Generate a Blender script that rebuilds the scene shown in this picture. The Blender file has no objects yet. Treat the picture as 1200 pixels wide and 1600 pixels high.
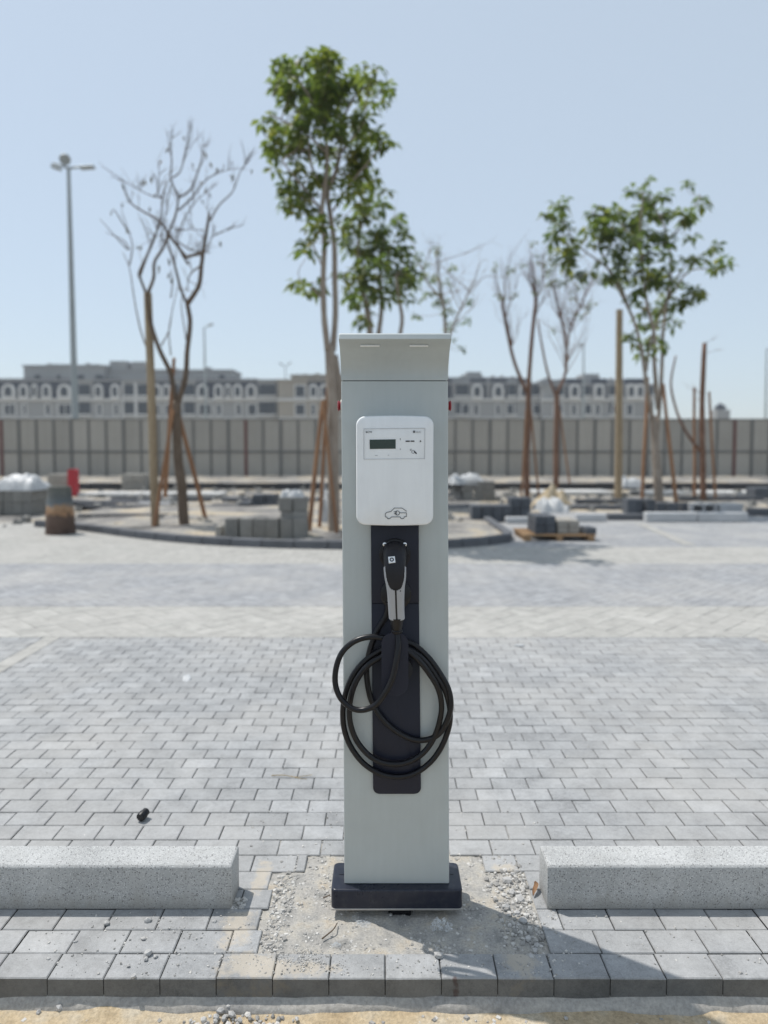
import bpy, bmesh, math, random
from mathutils import Vector, Matrix, noise

R = math.radians
random.seed(7)
scene = bpy.context.scene
C = scene.collection

# ------------------------------------------------------------------ camera
FPX = 1110.0                 # focal length in photograph pixels (1200 x 1600)
PPY = 760.0                  # row of the optical axis
PITCH = math.atan(60.0 / FPX)
CAMH = 1.4
cam = bpy.data.cameras.new('camera')
cam.sensor_fit = 'VERTICAL'
cam.sensor_height = 36.0
cam.lens = FPX / 1600.0 * 36.0
cam.shift_y = -(800.0 - PPY) / 1600.0
cam.clip_start = 0.05
cam.clip_end = 6000.0
cam.dof.use_dof = True
cam.dof.focus_distance = 2.08
cam.dof.aperture_fstop = 1.6
camo = bpy.data.objects.new('camera', cam)
C.objects.link(camo)
camo.location = (0, 0, CAMH)
camo.rotation_euler = (R(90) - PITCH, 0, 0)
scene.camera = camo

# ------------------------------------------------------------------ sky, sun, exposure
SUN_EL = R(64)
SUN_AZ = R(-58)              # measured from +Y towards +X: the sun stands ahead and to the left
world = bpy.data.worlds.new('World')
scene.world = world
world.use_nodes = True
wt = world.node_tree
for n in list(wt.nodes):
    wt.nodes.remove(n)
sky = wt.nodes.new('ShaderNodeTexSky')
sky.sky_type = 'NISHITA'
sky.sun_disc = False
sky.sun_elevation = SUN_EL
sky.sun_rotation = SUN_AZ
sky.altitude = 0
sky.air_density = 1.0
sky.dust_density = 0.7
sky.ozone_density = 1.0
bg = wt.nodes.new('ShaderNodeBackground')
bg.inputs['Strength'].default_value = 0.13
wo = wt.nodes.new('ShaderNodeOutputWorld')
veil = wt.nodes.new('ShaderNodeMix')          # even dusty whiteness over the whole sky
veil.data_type = 'RGBA'
veil.inputs[0].default_value = 0.64
veil.inputs[7].default_value = (5.35, 6.15, 6.85, 1)
wt.links.new(sky.outputs[0], veil.inputs[6])
wt.links.new(veil.outputs[2], bg.inputs[0])
wt.links.new(bg.outputs[0], wo.inputs[0])

sl = bpy.data.lights.new('sun', 'SUN')
sl.energy = 3.8
sl.angle = R(0.6)
sl.color = (1.0, 0.965, 0.915)
so = bpy.data.objects.new('sun', sl)
C.objects.link(so)
sdir = Vector((math.sin(SUN_AZ) * math.cos(SUN_EL), math.cos(SUN_AZ) * math.cos(SUN_EL), math.sin(SUN_EL)))
so.rotation_euler = sdir.to_track_quat('Z', 'Y').to_euler()
so.location = sdir * 30

vs = scene.view_settings
vs.view_transform = 'Standard'
vs.look = 'None'
vs.gamma = 1.0
vs.use_curve_mapping = False
vs.exposure = 0.0

# ------------------------------------------------------------------ measuring helpers
SP, CP = math.sin(PITCH), math.cos(PITCH)


def ray(px, py):
    a, b = (px - 600.0) / FPX, (PPY - py) / FPX
    return Vector((a, CP + b * SP, -SP + b * CP))


def at(px, py, Y):
    """World point at distance Y in front of the photographer, on the sight line of a photo pixel."""
    r = ray(px, py)
    t = Y / r.y
    return Vector((r.x * t, Y, CAMH + r.z * t))


def gr(px, py, z=0.0):
    """World point on the level z."""
    r = ray(px, py)
    t = (z - CAMH) / r.z
    return Vector((r.x * t, r.y * t, z))


# ------------------------------------------------------------------ materials
def new_mat(name):
    m = bpy.data.materials.new(name)
    m.use_nodes = True
    nt = m.node_tree
    b = nt.nodes['Principled BSDF']
    return m, nt, b


def N(nt, kind, **kw):
    n = nt.nodes.new(kind)
    for k, v in kw.items():
        setattr(n, k, v)
    return n


def setin(n, name, v):
    n.inputs[name].default_value = v


def ramp(nt, fac, stops):
    r = nt.nodes.new('ShaderNodeValToRGB')
    el = r.color_ramp.elements
    while len(el) < len(stops):
        el.new(0.5)
    for e, (p, c) in zip(el, stops):
        e.position = p
        e.color = (c[0], c[1], c[2], 1) if not isinstance(c, (int, float)) else (c, c, c, 1)
    nt.links.new(fac, r.inputs[0])
    return r.outputs[0]


def mixc(nt, fac, a, b, mode='MIX'):
    n = nt.nodes.new('ShaderNodeMix')
    n.data_type = 'RGBA'
    n.blend_type = mode
    if isinstance(fac, (int, float)):
        n.inputs[0].default_value = fac
    else:
        nt.links.new(fac, n.inputs[0])
    for i, v in ((6, a), (7, b)):
        if isinstance(v, (tuple, list)):
            n.inputs[i].default_value = (v[0], v[1], v[2], 1)
        else:
            nt.links.new(v, n.inputs[i])
    return n.outputs[2]


def math_node(nt, op, a, b=None, c=None, clamp=False):
    n = nt.nodes.new('ShaderNodeMath')
    n.operation = op
    n.use_clamp = clamp
    for i, v in enumerate((a, b, c)):
        if v is None:
            continue
        if isinstance(v, (int, float)):
            n.inputs[i].default_value = v
        else:
            nt.links.new(v, n.inputs[i])
    return n.outputs[0]


def position(nt):
    return nt.nodes.new('ShaderNodeNewGeometry').outputs['Position']


def tex(nt, kind, vec, scale, detail=4, rough=0.6, out=0):
    n = nt.nodes.new(kind)
    n.inputs['Scale'].default_value = scale
    if 'Detail' in n.inputs:
        n.inputs['Detail'].default_value = detail
    if 'Roughness' in n.inputs:
        n.inputs['Roughness'].default_value = rough
    nt.links.new(vec, n.inputs['Vector'])
    return n.outputs[out]


def mapping(nt, vec, scale):
    n = nt.nodes.new('ShaderNodeMapping')
    n.inputs['Scale'].default_value = scale
    nt.links.new(vec, n.inputs['Vector'])
    return n.outputs[0]


def island_random(nt):
    g = nt.nodes.new('ShaderNodeNewGeometry')
    o = nt.nodes.new('ShaderNodeObjectInfo')
    return math_node(nt, 'FRACT', math_node(nt, 'ADD', g.outputs['Random Per Island'], o.outputs['Random']))


def bump(nt, b, height, strength, dist):
    n = nt.nodes.new('ShaderNodeBump')
    n.inputs['Strength'].default_value = strength
    n.inputs['Distance'].default_value = dist
    nt.links.new(height, n.inputs['Height'])
    nt.links.new(n.outputs[0], b.inputs['Normal'])


def simple(name, col, rough=0.7, var=0.12, scale=6.0, fine=60.0, bump_d=0.0, metal=0.0, spec=0.5, isl=0.0, local=False):
    """Colour with two scales of uneven tone and fine relief."""
    m, nt, b = new_mat(name)
    if local:
        pos = nt.nodes.new('ShaderNodeTexCoord').outputs['Object']
    else:
        pos = position(nt)
    n1 = tex(nt, 'ShaderNodeTexNoise', pos, scale, 5)
    n2 = tex(nt, 'ShaderNodeTexNoise', pos, fine, 3)
    f = math_node(nt, 'ADD', math_node(nt, 'MULTIPLY', n1, 0.6), math_node(nt, 'MULTIPLY', n2, 0.4))
    if isl:
        f = math_node(nt, 'ADD', f, math_node(nt, 'MULTIPLY', math_node(nt, 'SUBTRACT', island_random(nt), 0.5), isl))
    lo = [max(0, c * (1 - var * 2)) for c in col]
    hi = [min(1, c * (1 + var * 2)) for c in col]
    nt.links.new(ramp(nt, f, [(0.25, lo), (0.75, hi)]), b.inputs['Base Color'])
    b.inputs['Roughness'].default_value = rough
    b.inputs['Metallic'].default_value = metal
    b.inputs['Specular IOR Level'].default_value = spec
    if bump_d:
        bump(nt, b, n2, 0.6, bump_d)
    return m


def blob_mask(nt, pos, blobs, warp=0.12, wscale=7.0):
    """Stains of their own ragged shape: ellipses (x, y, rx, ry) whose edges are broken by noise."""
    sep = nt.nodes.new('ShaderNodeSeparateXYZ')
    nt.links.new(pos, sep.inputs[0])
    nz = tex(nt, 'ShaderNodeTexNoise', pos, wscale, 6, 0.7)
    out = None
    for (x, y, rx, ry) in blobs:
        dx = math_node(nt, 'DIVIDE', math_node(nt, 'SUBTRACT', sep.outputs[0], x), rx)
        dy = math_node(nt, 'DIVIDE', math_node(nt, 'SUBTRACT', sep.outputs[1], y), ry)
        d = math_node(nt, 'SQRT', math_node(nt, 'ADD', math_node(nt, 'MULTIPLY', dx, dx), math_node(nt, 'MULTIPLY', dy, dy)))
        v = math_node(nt, 'SUBTRACT', 1.0, d)
        v = math_node(nt, 'ADD', v, math_node(nt, 'MULTIPLY', math_node(nt, 'SUBTRACT', nz, 0.5), 2.6))
        out = v if out is None else math_node(nt, 'MAXIMUM', out, v)
    return math_node(nt, 'MULTIPLY', out, 2.2, clamp=True)


SAND = (0.50, 0.365, 0.215)
DUST = (0.50, 0.46, 0.40)


def paver_material(name, base, spread, stains=True, light_every=0.9):
    m, nt, b = new_mat(name)
    pos = position(nt)
    rnd = island_random(nt)
    n1 = tex(nt, 'ShaderNodeTexNoise', pos, 9.0, 6, 0.65)
    n2 = tex(nt, 'ShaderNodeTexNoise', pos, 240.0, 3, 0.7)
    n4 = tex(nt, 'ShaderNodeTexNoise', pos, 55.0, 5, 0.75)
    n3 = tex(nt, 'ShaderNodeTexNoise', pos, 1.1, 4, 0.6)
    tone = ramp(nt, rnd, [(0.0, [c * (1 - spread) for c in base]), (0.5, base), (light_every, [c * (1 + spread * 0.7) for c in base]),
                          (1.0, [min(1, c * (1 + spread * 1.9)) for c in base])])
    v = math_node(nt, 'ADD', math_node(nt, 'MULTIPLY', n1, 0.4), math_node(nt, 'ADD', math_node(nt, 'MULTIPLY', n2, 0.3), math_node(nt, 'MULTIPLY', n4, 0.3)))
    shade = ramp(nt, v, [(0.36, 0.62), (0.5, 0.98), (0.64, 1.28)])
    col = mixc(nt, 1.0, tone, shade, 'MULTIPLY')
    col = mixc(nt, math_node(nt, 'MULTIPLY', ramp(nt, n3, [(0.42, 0.0), (0.7, 1.0)]), 0.45), col, (0.47, 0.45, 0.42))
    if stains:
        bl = [(-0.34, 1.85, 0.13, 0.06), (-0.20, 1.84, 0.08, 0.03), (0.37, 1.87, 0.055, 0.07), (-0.43, 2.00, 0.05, 0.10), (-0.40, 2.25, 0.03, 0.1), (0.40, 2.3, 0.05, 0.03)]
        mk = blob_mask(nt, pos, bl, wscale=22.0)
        col = mixc(nt, math_node(nt, 'MULTIPLY', mk, 0.75), col, mixc(nt, n1, (0.36, 0.325, 0.27), (0.54, 0.475, 0.385)))
        rust = blob_mask(nt, pos, [(0.19, 1.79, 0.010, 0.03)], wscale=60)
        col = mixc(nt, math_node(nt, 'MULTIPLY', rust, 0.6), col, (0.10, 0.03, 0.02))
    pits = ramp(nt, tex(nt, 'ShaderNodeTexVoronoi', pos, 130.0), [(0.05, 0.55), (0.16, 1.0)])
    col = mixc(nt, 0.5, col, pits, 'MULTIPLY')
    gn = nt.nodes.new('ShaderNodeSeparateXYZ')      # upright faces darkened in the colour to stand for shade
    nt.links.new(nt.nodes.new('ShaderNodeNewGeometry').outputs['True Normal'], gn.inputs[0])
    side_shade = mixc(nt, 1.0, col, (0.44, 0.44, 0.43), 'MULTIPLY')
    col = mixc(nt, ramp(nt, gn.outputs[2], [(0.2, 0.0), (0.8, 1.0)]), side_shade, col)
    nt.links.new(col, b.inputs['Base Color'])
    b.inputs['Roughness'].default_value = 0.88
    b.inputs['Specular IOR Level'].default_value = 0.3
    h = math_node(nt, 'ADD', math_node(nt, 'MULTIPLY', n2, 0.6), math_node(nt, 'MULTIPLY', n1, 1.0))
    bump(nt, b, h, 0.55, 0.0025)
    return m


def ground_material(name, stops, scale=2.0, fine=70.0, relief=0.01, pebbles=True):
    m, nt, b = new_mat(name)
    pos = position(nt)
    n1 = tex(nt, 'ShaderNodeTexNoise', pos, scale, 8, 0.62)
    n2 = tex(nt, 'ShaderNodeTexNoise', pos, fine, 4, 0.7)
    col = ramp(nt, n1, stops)
    col = mixc(nt, 1.0, col, ramp(nt, n2, [(0.3, 0.74), (0.7, 1.2)]), 'MULTIPLY')
    if pebbles:
        vo = nt.nodes.new('ShaderNodeTexVoronoi')
        vo.inputs['Scale'].default_value = fine * 2.2
        nt.links.new(pos, vo.inputs['Vector'])
        pb = ramp(nt, vo.outputs['Distance'], [(0.10, 1.0), (0.22, 0.0)])
        pick = ramp(nt, vo.outputs['Color'], [(0.55, 0.0), (0.62, 1.0)])
        mk = math_node(nt, 'MULTIPLY', pb, pick)
        col = mixc(nt, math_node(nt, 'MULTIPLY', mk, 0.7), col, mixc(nt, n2, (0.16, 0.16, 0.16), (0.5, 0.49, 0.46)))
    nt.links.new(col, b.inputs['Base Color'])
    b.inputs['Roughness'].default_value = 0.95
    b.inputs['Specular IOR Level'].default_value = 0.15
    h = math_node(nt, 'ADD', math_node(nt, 'MULTIPLY', n1, 1.0), math_node(nt, 'MULTIPLY', n2, 0.35))
    bump(nt, b, h, 0.8, relief)
    return m


def terrazzo_material(name):
    """Cast concrete with dark and pale grit showing."""
    m, nt, b = new_mat(name)
    pos = position(nt)
    n1 = tex(nt, 'ShaderNodeTexNoise', pos, 5.0, 5, 0.6)
    n2 = tex(nt, 'ShaderNodeTexNoise', pos, 300.0, 2)
    col = ramp(nt, n1, [(0.3, (0.37, 0.372, 0.365)), (0.7, (0.48, 0.48, 0.47))])
    for sc, lo, hi, c in ((230.0, 0.60, 0.64, (0.13, 0.13, 0.135)), (300.0, 0.68, 0.72, (0.72, 0.72, 0.70)), (150.0, 0.85, 0.87, (0.15, 0.145, 0.14))):
        vo = nt.nodes.new('ShaderNodeTexVoronoi')
        vo.inputs['Scale'].default_value = sc
        nt.links.new(pos, vo.inputs['Vector'])
        spot = ramp(nt, vo.outputs['Distance'], [(0.30, 1.0), (0.42, 0.0)])
        sp = nt.nodes.new('ShaderNodeSeparateColor')
        nt.links.new(vo.outputs['Color'], sp.inputs[0])
        pick = ramp(nt, sp.outputs[0], [(lo, 0.0), (hi, 1.0)])
        col = mixc(nt, math_node(nt, 'MULTIPLY', math_node(nt, 'MULTIPLY', spot, pick), 0.82), col, c)
    sep = nt.nodes.new('ShaderNodeSeparateXYZ')
    nt.links.new(pos, sep.inputs[0])
    st = tex(nt, 'ShaderNodeTexNoise', mapping(nt, pos, (14, 14, 4)), 1.0, 6, 0.7)
    splash = math_node(nt, 'SUBTRACT', math_node(nt, 'MULTIPLY', st, 0.10), sep.outputs[2])
    splash = math_node(nt, 'MULTIPLY', splash, 22.0, clamp=True)
    col = mixc(nt, math_node(nt, 'MULTIPLY', splash, 0.5), col, (0.33, 0.30, 0.255))
    col = mixc(nt, math_node(nt, 'MULTIPLY', ramp(nt, st, [(0.52, 0.0), (0.7, 1.0)]), 0.3), col, (0.32, 0.31, 0.29))
    nt.links.new(col, b.inputs['Base Color'])
    b.inputs['Roughness'].default_value = 0.8
    b.inputs['Specular IOR Level'].default_value = 0.3
    holes = ramp(nt, tex(nt, 'ShaderNodeTexVoronoi', pos, 45.0), [(0.06, 0.0), (0.11, 1.0)])
    bump(nt, b, math_node(nt, 'ADD', n2, holes), 0.6, 0.0018)
    return m


def leaf_material(name, a, c, tr=0.45):
    m, nt, b = new_mat(name)
    rnd = island_random(nt)
    pos = position(nt)
    n1 = tex(nt, 'ShaderNodeTexNoise', pos, 1.3, 2)
    f = math_node(nt, 'ADD', math_node(nt, 'MULTIPLY', rnd, 0.6), math_node(nt, 'MULTIPLY', n1, 0.5))
    col = ramp(nt, f, [(0.2, a), (0.75, c), (0.95, (c[0] * 1.7, c[1] * 1.25, c[2]))])
    nt.links.new(col, b.inputs['Base Color'])
    b.inputs['Roughness'].default_value = 0.45
    b.inputs['Specular IOR Level'].default_value = 0.35
    t = nt.nodes.new('ShaderNodeBsdfTranslucent')
    nt.links.new(mixc(nt, 1.0, col, (1.3, 1.5, 0.7), 'MULTIPLY'), t.inputs['Color'])
    ms = nt.nodes.new('ShaderNodeMixShader')
    ms.inputs[0].default_value = tr
    nt.links.new(b.outputs[0], ms.inputs[1])
    nt.links.new(t.outputs[0], ms.inputs[2])
    nt.links.new(ms.outputs[0], nt.nodes['Material Output'].inputs['Surface'])
    return m


def bark_material(name, a, c):
    m, nt, b = new_mat(name)
    pos = position(nt)
    st = tex(nt, 'ShaderNodeTexNoise', mapping(nt, pos, (26, 26, 5)), 1.0, 6, 0.7)
    n1 = tex(nt, 'ShaderNodeTexNoise', pos, 2.2, 3)
    f = math_node(nt, 'ADD', math_node(nt, 'MULTIPLY', st, 0.6), math_node(nt, 'MULTIPLY', n1, 0.4))
    nt.links.new(ramp(nt, f, [(0.3, a), (0.7, c)]), b.inputs['Base Color'])
    b.inputs['Roughness'].default_value = 0.9
    b.inputs['Specular IOR Level'].default_value = 0.2
    bump(nt, b, st, 0.8, 0.02)
    return m


def paint_material(name, col, rough=0.4, grain=900.0, relief=0.0002, spec=0.5, dust=0.0):
    """Coated sheet metal or moulded plastic: very fine orange peel, faint smudges in the gloss."""
    m, nt, b = new_mat(name)
    pos = position(nt)
    n1 = tex(nt, 'ShaderNodeTexNoise', pos, grain, 2)
    n2 = tex(nt, 'ShaderNodeTexNoise', pos, 7.0, 5, 0.6)
    n3 = tex(nt, 'ShaderNodeTexNoise', mapping(nt, pos, (60, 60, 6)), 1.0, 4, 0.6)
    sm = math_node(nt, 'ADD', math_node(nt, 'MULTIPLY', n2, 0.6), math_node(nt, 'MULTIPLY', n3, 0.4))
    c = ramp(nt, sm, [(0.3, [v * 0.94 for v in col]), (0.7, [min(1, v * 1.05) for v in col])])
    if dust:
        d = ramp(nt, tex(nt, 'ShaderNodeTexNoise', pos, 30.0, 8, 0.75), [(0.48, 0.0), (0.75, 1.0)])
        c = mixc(nt, math_node(nt, 'MULTIPLY', d, dust), c, (0.42, 0.38, 0.32))
    nt.links.new(c, b.inputs['Base Color'])
    nt.links.new(ramp(nt, sm, [(0.25, max(0.05, rough - 0.07)), (0.75, rough + 0.1)]), b.inputs['Roughness'])
    b.inputs['Specular IOR Level'].default_value = spec
    bump(nt, b, n1, 0.35, relief)
    return m


def rust_drum_material(name, z0):
    m, nt, b = new_mat(name)
    pos = position(nt)
    n1 = tex(nt, 'ShaderNodeTexNoise', pos, 5.0, 6, 0.7)
    sep = nt.nodes.new('ShaderNodeSeparateXYZ')
    nt.links.new(pos, sep.inputs[0])
    h = math_node(nt, 'ADD', sep.outputs[2], math_node(nt, 'MULTIPLY', math_node(nt, 'SUBTRACT', n1, 0.5), 0.35))
    col = ramp(nt, math_node(nt, 'DIVIDE', h, 0.8), [(0.0, (0.09, 0.055, 0.04)), (0.36, (0.11, 0.07, 0.05)), (0.44, (0.30, 0.17, 0.09)), (0.56, (0.34, 0.22, 0.13)),
                                                     (0.62, (0.13, 0.15, 0.16)), (0.8, (0.10, 0.105, 0.10)), (1.0, (0.12, 0.12, 0.10))])
    nt.links.new(mixc(nt, 1.0, col, ramp(nt, n1, [(0.3, 0.6), (0.7, 1.3)]), 'MULTIPLY'), b.inputs['Base Color'])
    b.inputs['Roughness'].default_value = 0.85
    bump(nt, b, n1, 0.6, 0.01)
    return m


M = {}
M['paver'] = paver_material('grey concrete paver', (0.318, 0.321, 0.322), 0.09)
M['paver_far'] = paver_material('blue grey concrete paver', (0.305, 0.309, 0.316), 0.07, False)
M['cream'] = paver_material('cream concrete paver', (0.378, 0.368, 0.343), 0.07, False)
M['joint'] = ground_material('sand in the paving joints', [(0.3, (0.08, 0.076, 0.07)), (0.7, (0.18, 0.165, 0.145))], 9.0, 120.0, 0.004, False)
M['sand'] = ground_material('orange desert sand', [(0.30, (0.42, 0.32, 0.20)), (0.5, (0.50, 0.40, 0.265)), (0.68, (0.54, 0.48, 0.38))], 6.0, 90.0, 0.02)
M['yard'] = ground_material('trampled sand and cement dust', [(0.36, (0.10, 0.098, 0.092)), (0.44, (0.22, 0.21, 0.20)), (0.52, (0.34, 0.32, 0.285)), (0.60, (0.46, 0.38, 0.27)), (0.70, (0.46, 0.45, 0.43))], 0.8, 14.0, 0.05)
M['kerb_black'] = simple('near-black concrete', (0.045, 0.045, 0.048), 0.8, 0.15, 2, 20)  # plain near-black tone for the verge kerb and the black kerb pieces
M['slab'] = simple('pale concrete slab', (0.52, 0.51, 0.49), 0.9, 0.1, 3, 30, 0.003)
M['desert'] = ground_material('pale desert plain', [(0.3, (0.36, 0.31, 0.24)), (0.7, (0.46, 0.41, 0.33))], 0.05, 1.0, 0.1, False)
M['patch'] = ground_material('cement and sand fill', [(0.32, (0.25, 0.245, 0.23)), (0.44, (0.37, 0.355, 0.33)), (0.56, (0.43, 0.405, 0.36)), (0.70, (0.46, 0.40, 0.32))], 13.0, 160.0, 0.010)
M['mortar'] = ground_material('grey mortar haunch', [(0.3, (0.30, 0.29, 0.275)), (0.7, (0.46, 0.43, 0.385))], 7.0, 90.0, 0.006)
M['road'] = ground_material('compacted grey road base', [(0.3, (0.24, 0.235, 0.225)), (0.7, (0.34, 0.33, 0.31))], 2.0, 40.0, 0.01)
M['gravel'] = simple('crushed grey stone', (0.42, 0.405, 0.38), 0.9, 0.16, 30, 200, 0.002, isl=0.9)
M['stone'] = simple('pale grey rubble stone', (0.42, 0.41, 0.395), 0.9, 0.15, 40, 200, 0.002)
M['terrazzo'] = terrazzo_material('speckled cast concrete')
M['column'] = paint_material('light grey powder coat', (0.44, 0.475, 0.47), 0.42, dust=0.08)
M['white'] = paint_material('white moulded plastic', (0.80, 0.815, 0.82), 0.33, 500.0, 0.0002)
M['navy'] = paint_material('anthracite powder coat', (0.0135, 0.0158, 0.0285), 0.42, 900.0, 0.0003, 0.3)
M['base'] = paint_material('anthracite base cover', (0.015, 0.018, 0.031), 0.30, 900.0, 0.0002, 0.4, dust=0.07)
M['black'] = paint_material('black rubber', (0.006, 0.006, 0.008), 0.33, 700.0, 0.0003, 0.35)
M['plug_dark'] = paint_material('matt black plastic', (0.011, 0.011, 0.015), 0.48, 900.0, 0.0003, 0.35)
M['grip'] = paint_material('grey moulded plastic', (0.36, 0.37, 0.39), 0.45)
M['steel'] = simple('bright steel', (0.75, 0.75, 0.75), 0.25, 0.05, metal=1.0)
M['zinc'] = simple('zinc plated steel', (0.45, 0.43, 0.40), 0.5, 0.12, metal=0.7)
M['screen'] = paint_material('dark green display glass', (0.018, 0.040, 0.036), 0.16, 200.0, 0.00002)
M['ink'] = simple('dark print', (0.03, 0.03, 0.035), 0.6, 0.05)
M['ink_soft'] = simple('grey print', (0.36, 0.37, 0.38), 0.6, 0.05)
M['ink_mid'] = simple('charcoal print', (0.11, 0.115, 0.12), 0.6, 0.05)
M['red'] = paint_material('red plastic', (0.30, 0.008, 0.018), 0.3)
M['slot'] = paint_material('frosted light slot', (0.82, 0.82, 0.80), 0.3)
M['kerb'] = simple('dark precast kerb', (0.11, 0.115, 0.125), 0.9, 0.14, 4, 40, 0.004, isl=0.25)
M['kerb_pale'] = simple('pale precast kerb', (0.45, 0.455, 0.46), 0.9, 0.10, 4, 40, 0.004)
M['block'] = simple('grey concrete block', (0.21, 0.205, 0.19), 0.95, 0.12, 6, 50, 0.006, isl=0.3)
M['block_dark'] = simple('charcoal concrete block', (0.085, 0.093, 0.105), 0.95, 0.12, 6, 50, 0.006, isl=0.3)
M['block_beige'] = simple('beige concrete block', (0.33, 0.31, 0.275), 0.95, 0.12, 6, 50, 0.006, isl=0.3)
M['sheet'] = simple('white plastic sheet', (0.44, 0.45, 0.455), 0.4, 0.12, 8, 30, 0.01)
M['film'] = None
M['wood'] = bark_material('pallet timber', (0.20, 0.12, 0.065), (0.42, 0.28, 0.16))
M['stake'] = bark_material('red brown timber', (0.20, 0.10, 0.055), (0.40, 0.23, 0.13))
M['post'] = bark_material('weathered tan timber', (0.24, 0.18, 0.115), (0.44, 0.35, 0.235))
M['bark_pale'] = bark_material('pale grey bark', (0.20, 0.155, 0.12), (0.42, 0.36, 0.30))
M['bark_dark'] = bark_material('dark brown bark', (0.075, 0.053, 0.038), (0.20, 0.15, 0.11))
M['bark_red'] = bark_material('red brown bark', (0.12, 0.065, 0.045), (0.27, 0.16, 0.11))
M['leaf'] = leaf_material('deep green leaf', (0.062, 0.092, 0.030), (0.165, 0.190, 0.062), 0.58)
M['leaf_far'] = leaf_material('mid green leaf', (0.064, 0.094, 0.038), (0.155, 0.182, 0.070), 0.58)
M['leaf_brown'] = leaf_material('withered brown leaf', (0.07, 0.055, 0.04), (0.13, 0.10, 0.07), 0.3)
M['leaf_dry'] = leaf_material('dry olive leaf', (0.09, 0.10, 0.05), (0.16, 0.17, 0.085))
M['hoarding'] = simple('cream hoarding sheet', (0.36, 0.338, 0.30), 0.6, 0.06, 0.8, 9, 0.0, isl=0.35)
M['hoarding_post'] = simple('grey fence steel', (0.15, 0.148, 0.14), 0.6, 0.1, 2, 20)
M['red_steel'] = simple('red oxide steel', (0.15, 0.065, 0.055), 0.7, 0.15, 2, 20)
M['galv'] = simple('galvanised pole', (0.30, 0.33, 0.335), 0.5, 0.08, 1, 10, metal=0.3)
M['render_wall'] = simple('pale grey render', (0.29, 0.295, 0.295), 0.9, 0.05, 0.15, 3)
M['render_warm'] = simple('warm beige render', (0.32, 0.295, 0.255), 0.9, 0.05, 0.15, 3)
M['trim'] = simple('white stucco trim', (0.56, 0.565, 0.56), 0.8, 0.04, 0.3, 3)
M['slate'] = simple('slate grey roof', (0.038, 0.046, 0.064), 0.8, 0.1, 0.4, 4)
M['glass'] = paint_material('dark window glass', (0.03, 0.038, 0.05), 0.15, 2.0, 0.0005)
M['barrel'] = rust_drum_material('rusty painted drum', 0)
M['red_paint'] = simple('red paint', (0.40, 0.02, 0.03), 0.5, 0.1, 5, 40)
M['twig'] = simple('dry straw twig', (0.34, 0.25, 0.12), 0.9, 0.2, 60, 200)
M['dead_leaf'] = simple('brown dead leaf', (0.22, 0.12, 0.06), 0.8, 0.2, 60, 200)


def film_material():
    m, nt, b = new_mat('clear crumpled film')
    b.inputs['Base Color'].default_value = (0.75, 0.77, 0.78, 1)
    b.inputs['Roughness'].default_value = 0.25
    t = nt.nodes.new('ShaderNodeBsdfTransparent')
    ms = nt.nodes.new('ShaderNodeMixShader')
    pos = position(nt)
    n = tex(nt, 'ShaderNodeTexNoise', pos, 90, 4)
    nt.links.new(ramp(nt, n, [(0.35, 0.08), (0.7, 0.55)]), ms.inputs[0])
    nt.links.new(t.outputs[0], ms.inputs[1])
    nt.links.new(b.outputs[0], ms.inputs[2])
    nt.links.new(ms.outputs[0], nt.nodes['Material Output'].inputs['Surface'])
    return m


M['film'] = film_material()


# ------------------------------------------------------------------ object helpers
def tag(o, label=None, cat=None, group=None, kind=None):
    if label:
        o['label'] = label
    if cat:
        o['category'] = cat
    if group:
        o['group'] = group
    if kind:
        o['kind'] = kind
    return o


def wloc(o):
    v = Vector((0, 0, 0))
    while o is not None:
        v = v + o.location
        o = o.parent
    return v


def obj(name, bm, material, parent=None, smooth=False, base=False, keep=False):
    """Link a bmesh (world coordinates) as one object whose origin is the middle (or foot) of its mesh."""
    if not keep:
        bmesh.ops.recalc_face_normals(bm, faces=bm.faces[:])
    me = bpy.data.meshes.new(name)
    if len(bm.verts):
        lo = Vector([min(v.co[i] for v in bm.verts) for i in range(3)])
        hi = Vector([max(v.co[i] for v in bm.verts) for i in range(3)])
        c = (lo + hi) / 2
        if base:
            c.z = lo.z
    else:
        c = Vector((0, 0, 0))
    for v in bm.verts:
        v.co -= c
    bm.to_mesh(me)
    bm.free()
    if smooth:
        for p in me.polygons:
            p.use_smooth = True
        if smooth != True:
            me.set_sharp_from_angle(angle=R(smooth))
    me.materials.append(M[material])
    o = bpy.data.objects.new(name, me)
    C.objects.link(o)
    if parent is not None:
        o.parent = parent
        o.location = c - wloc(parent)
    else:
        o.location = c
    return o


def thing(name, loc, label, cat, group=None):
    o = bpy.data.objects.new(name, None)
    o.empty_display_size = 0.1
    C.objects.link(o)
    o.location = loc
    return tag(o, label, cat, group)


def box(bm, x0, x1, y0, y1, z0, z1, bev=0.0, seg=1):
    r = bmesh.ops.create_cube(bm, size=1.0)
    for v in r['verts']:
        v.co = Vector(((x0 + x1) / 2 + v.co.x * (x1 - x0), (y0 + y1) / 2 + v.co.y * (y1 - y0), (z0 + z1) / 2 + v.co.z * (z1 - z0)))
    if bev:
        es = list({e for v in r['verts'] for e in v.link_edges})
        bmesh.ops.bevel(bm, geom=es, offset=bev, segments=seg, profile=0.5, affect='EDGES')
    return bm


def bxm(*a, **k):
    return box(bmesh.new(), *a, **k)


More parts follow.
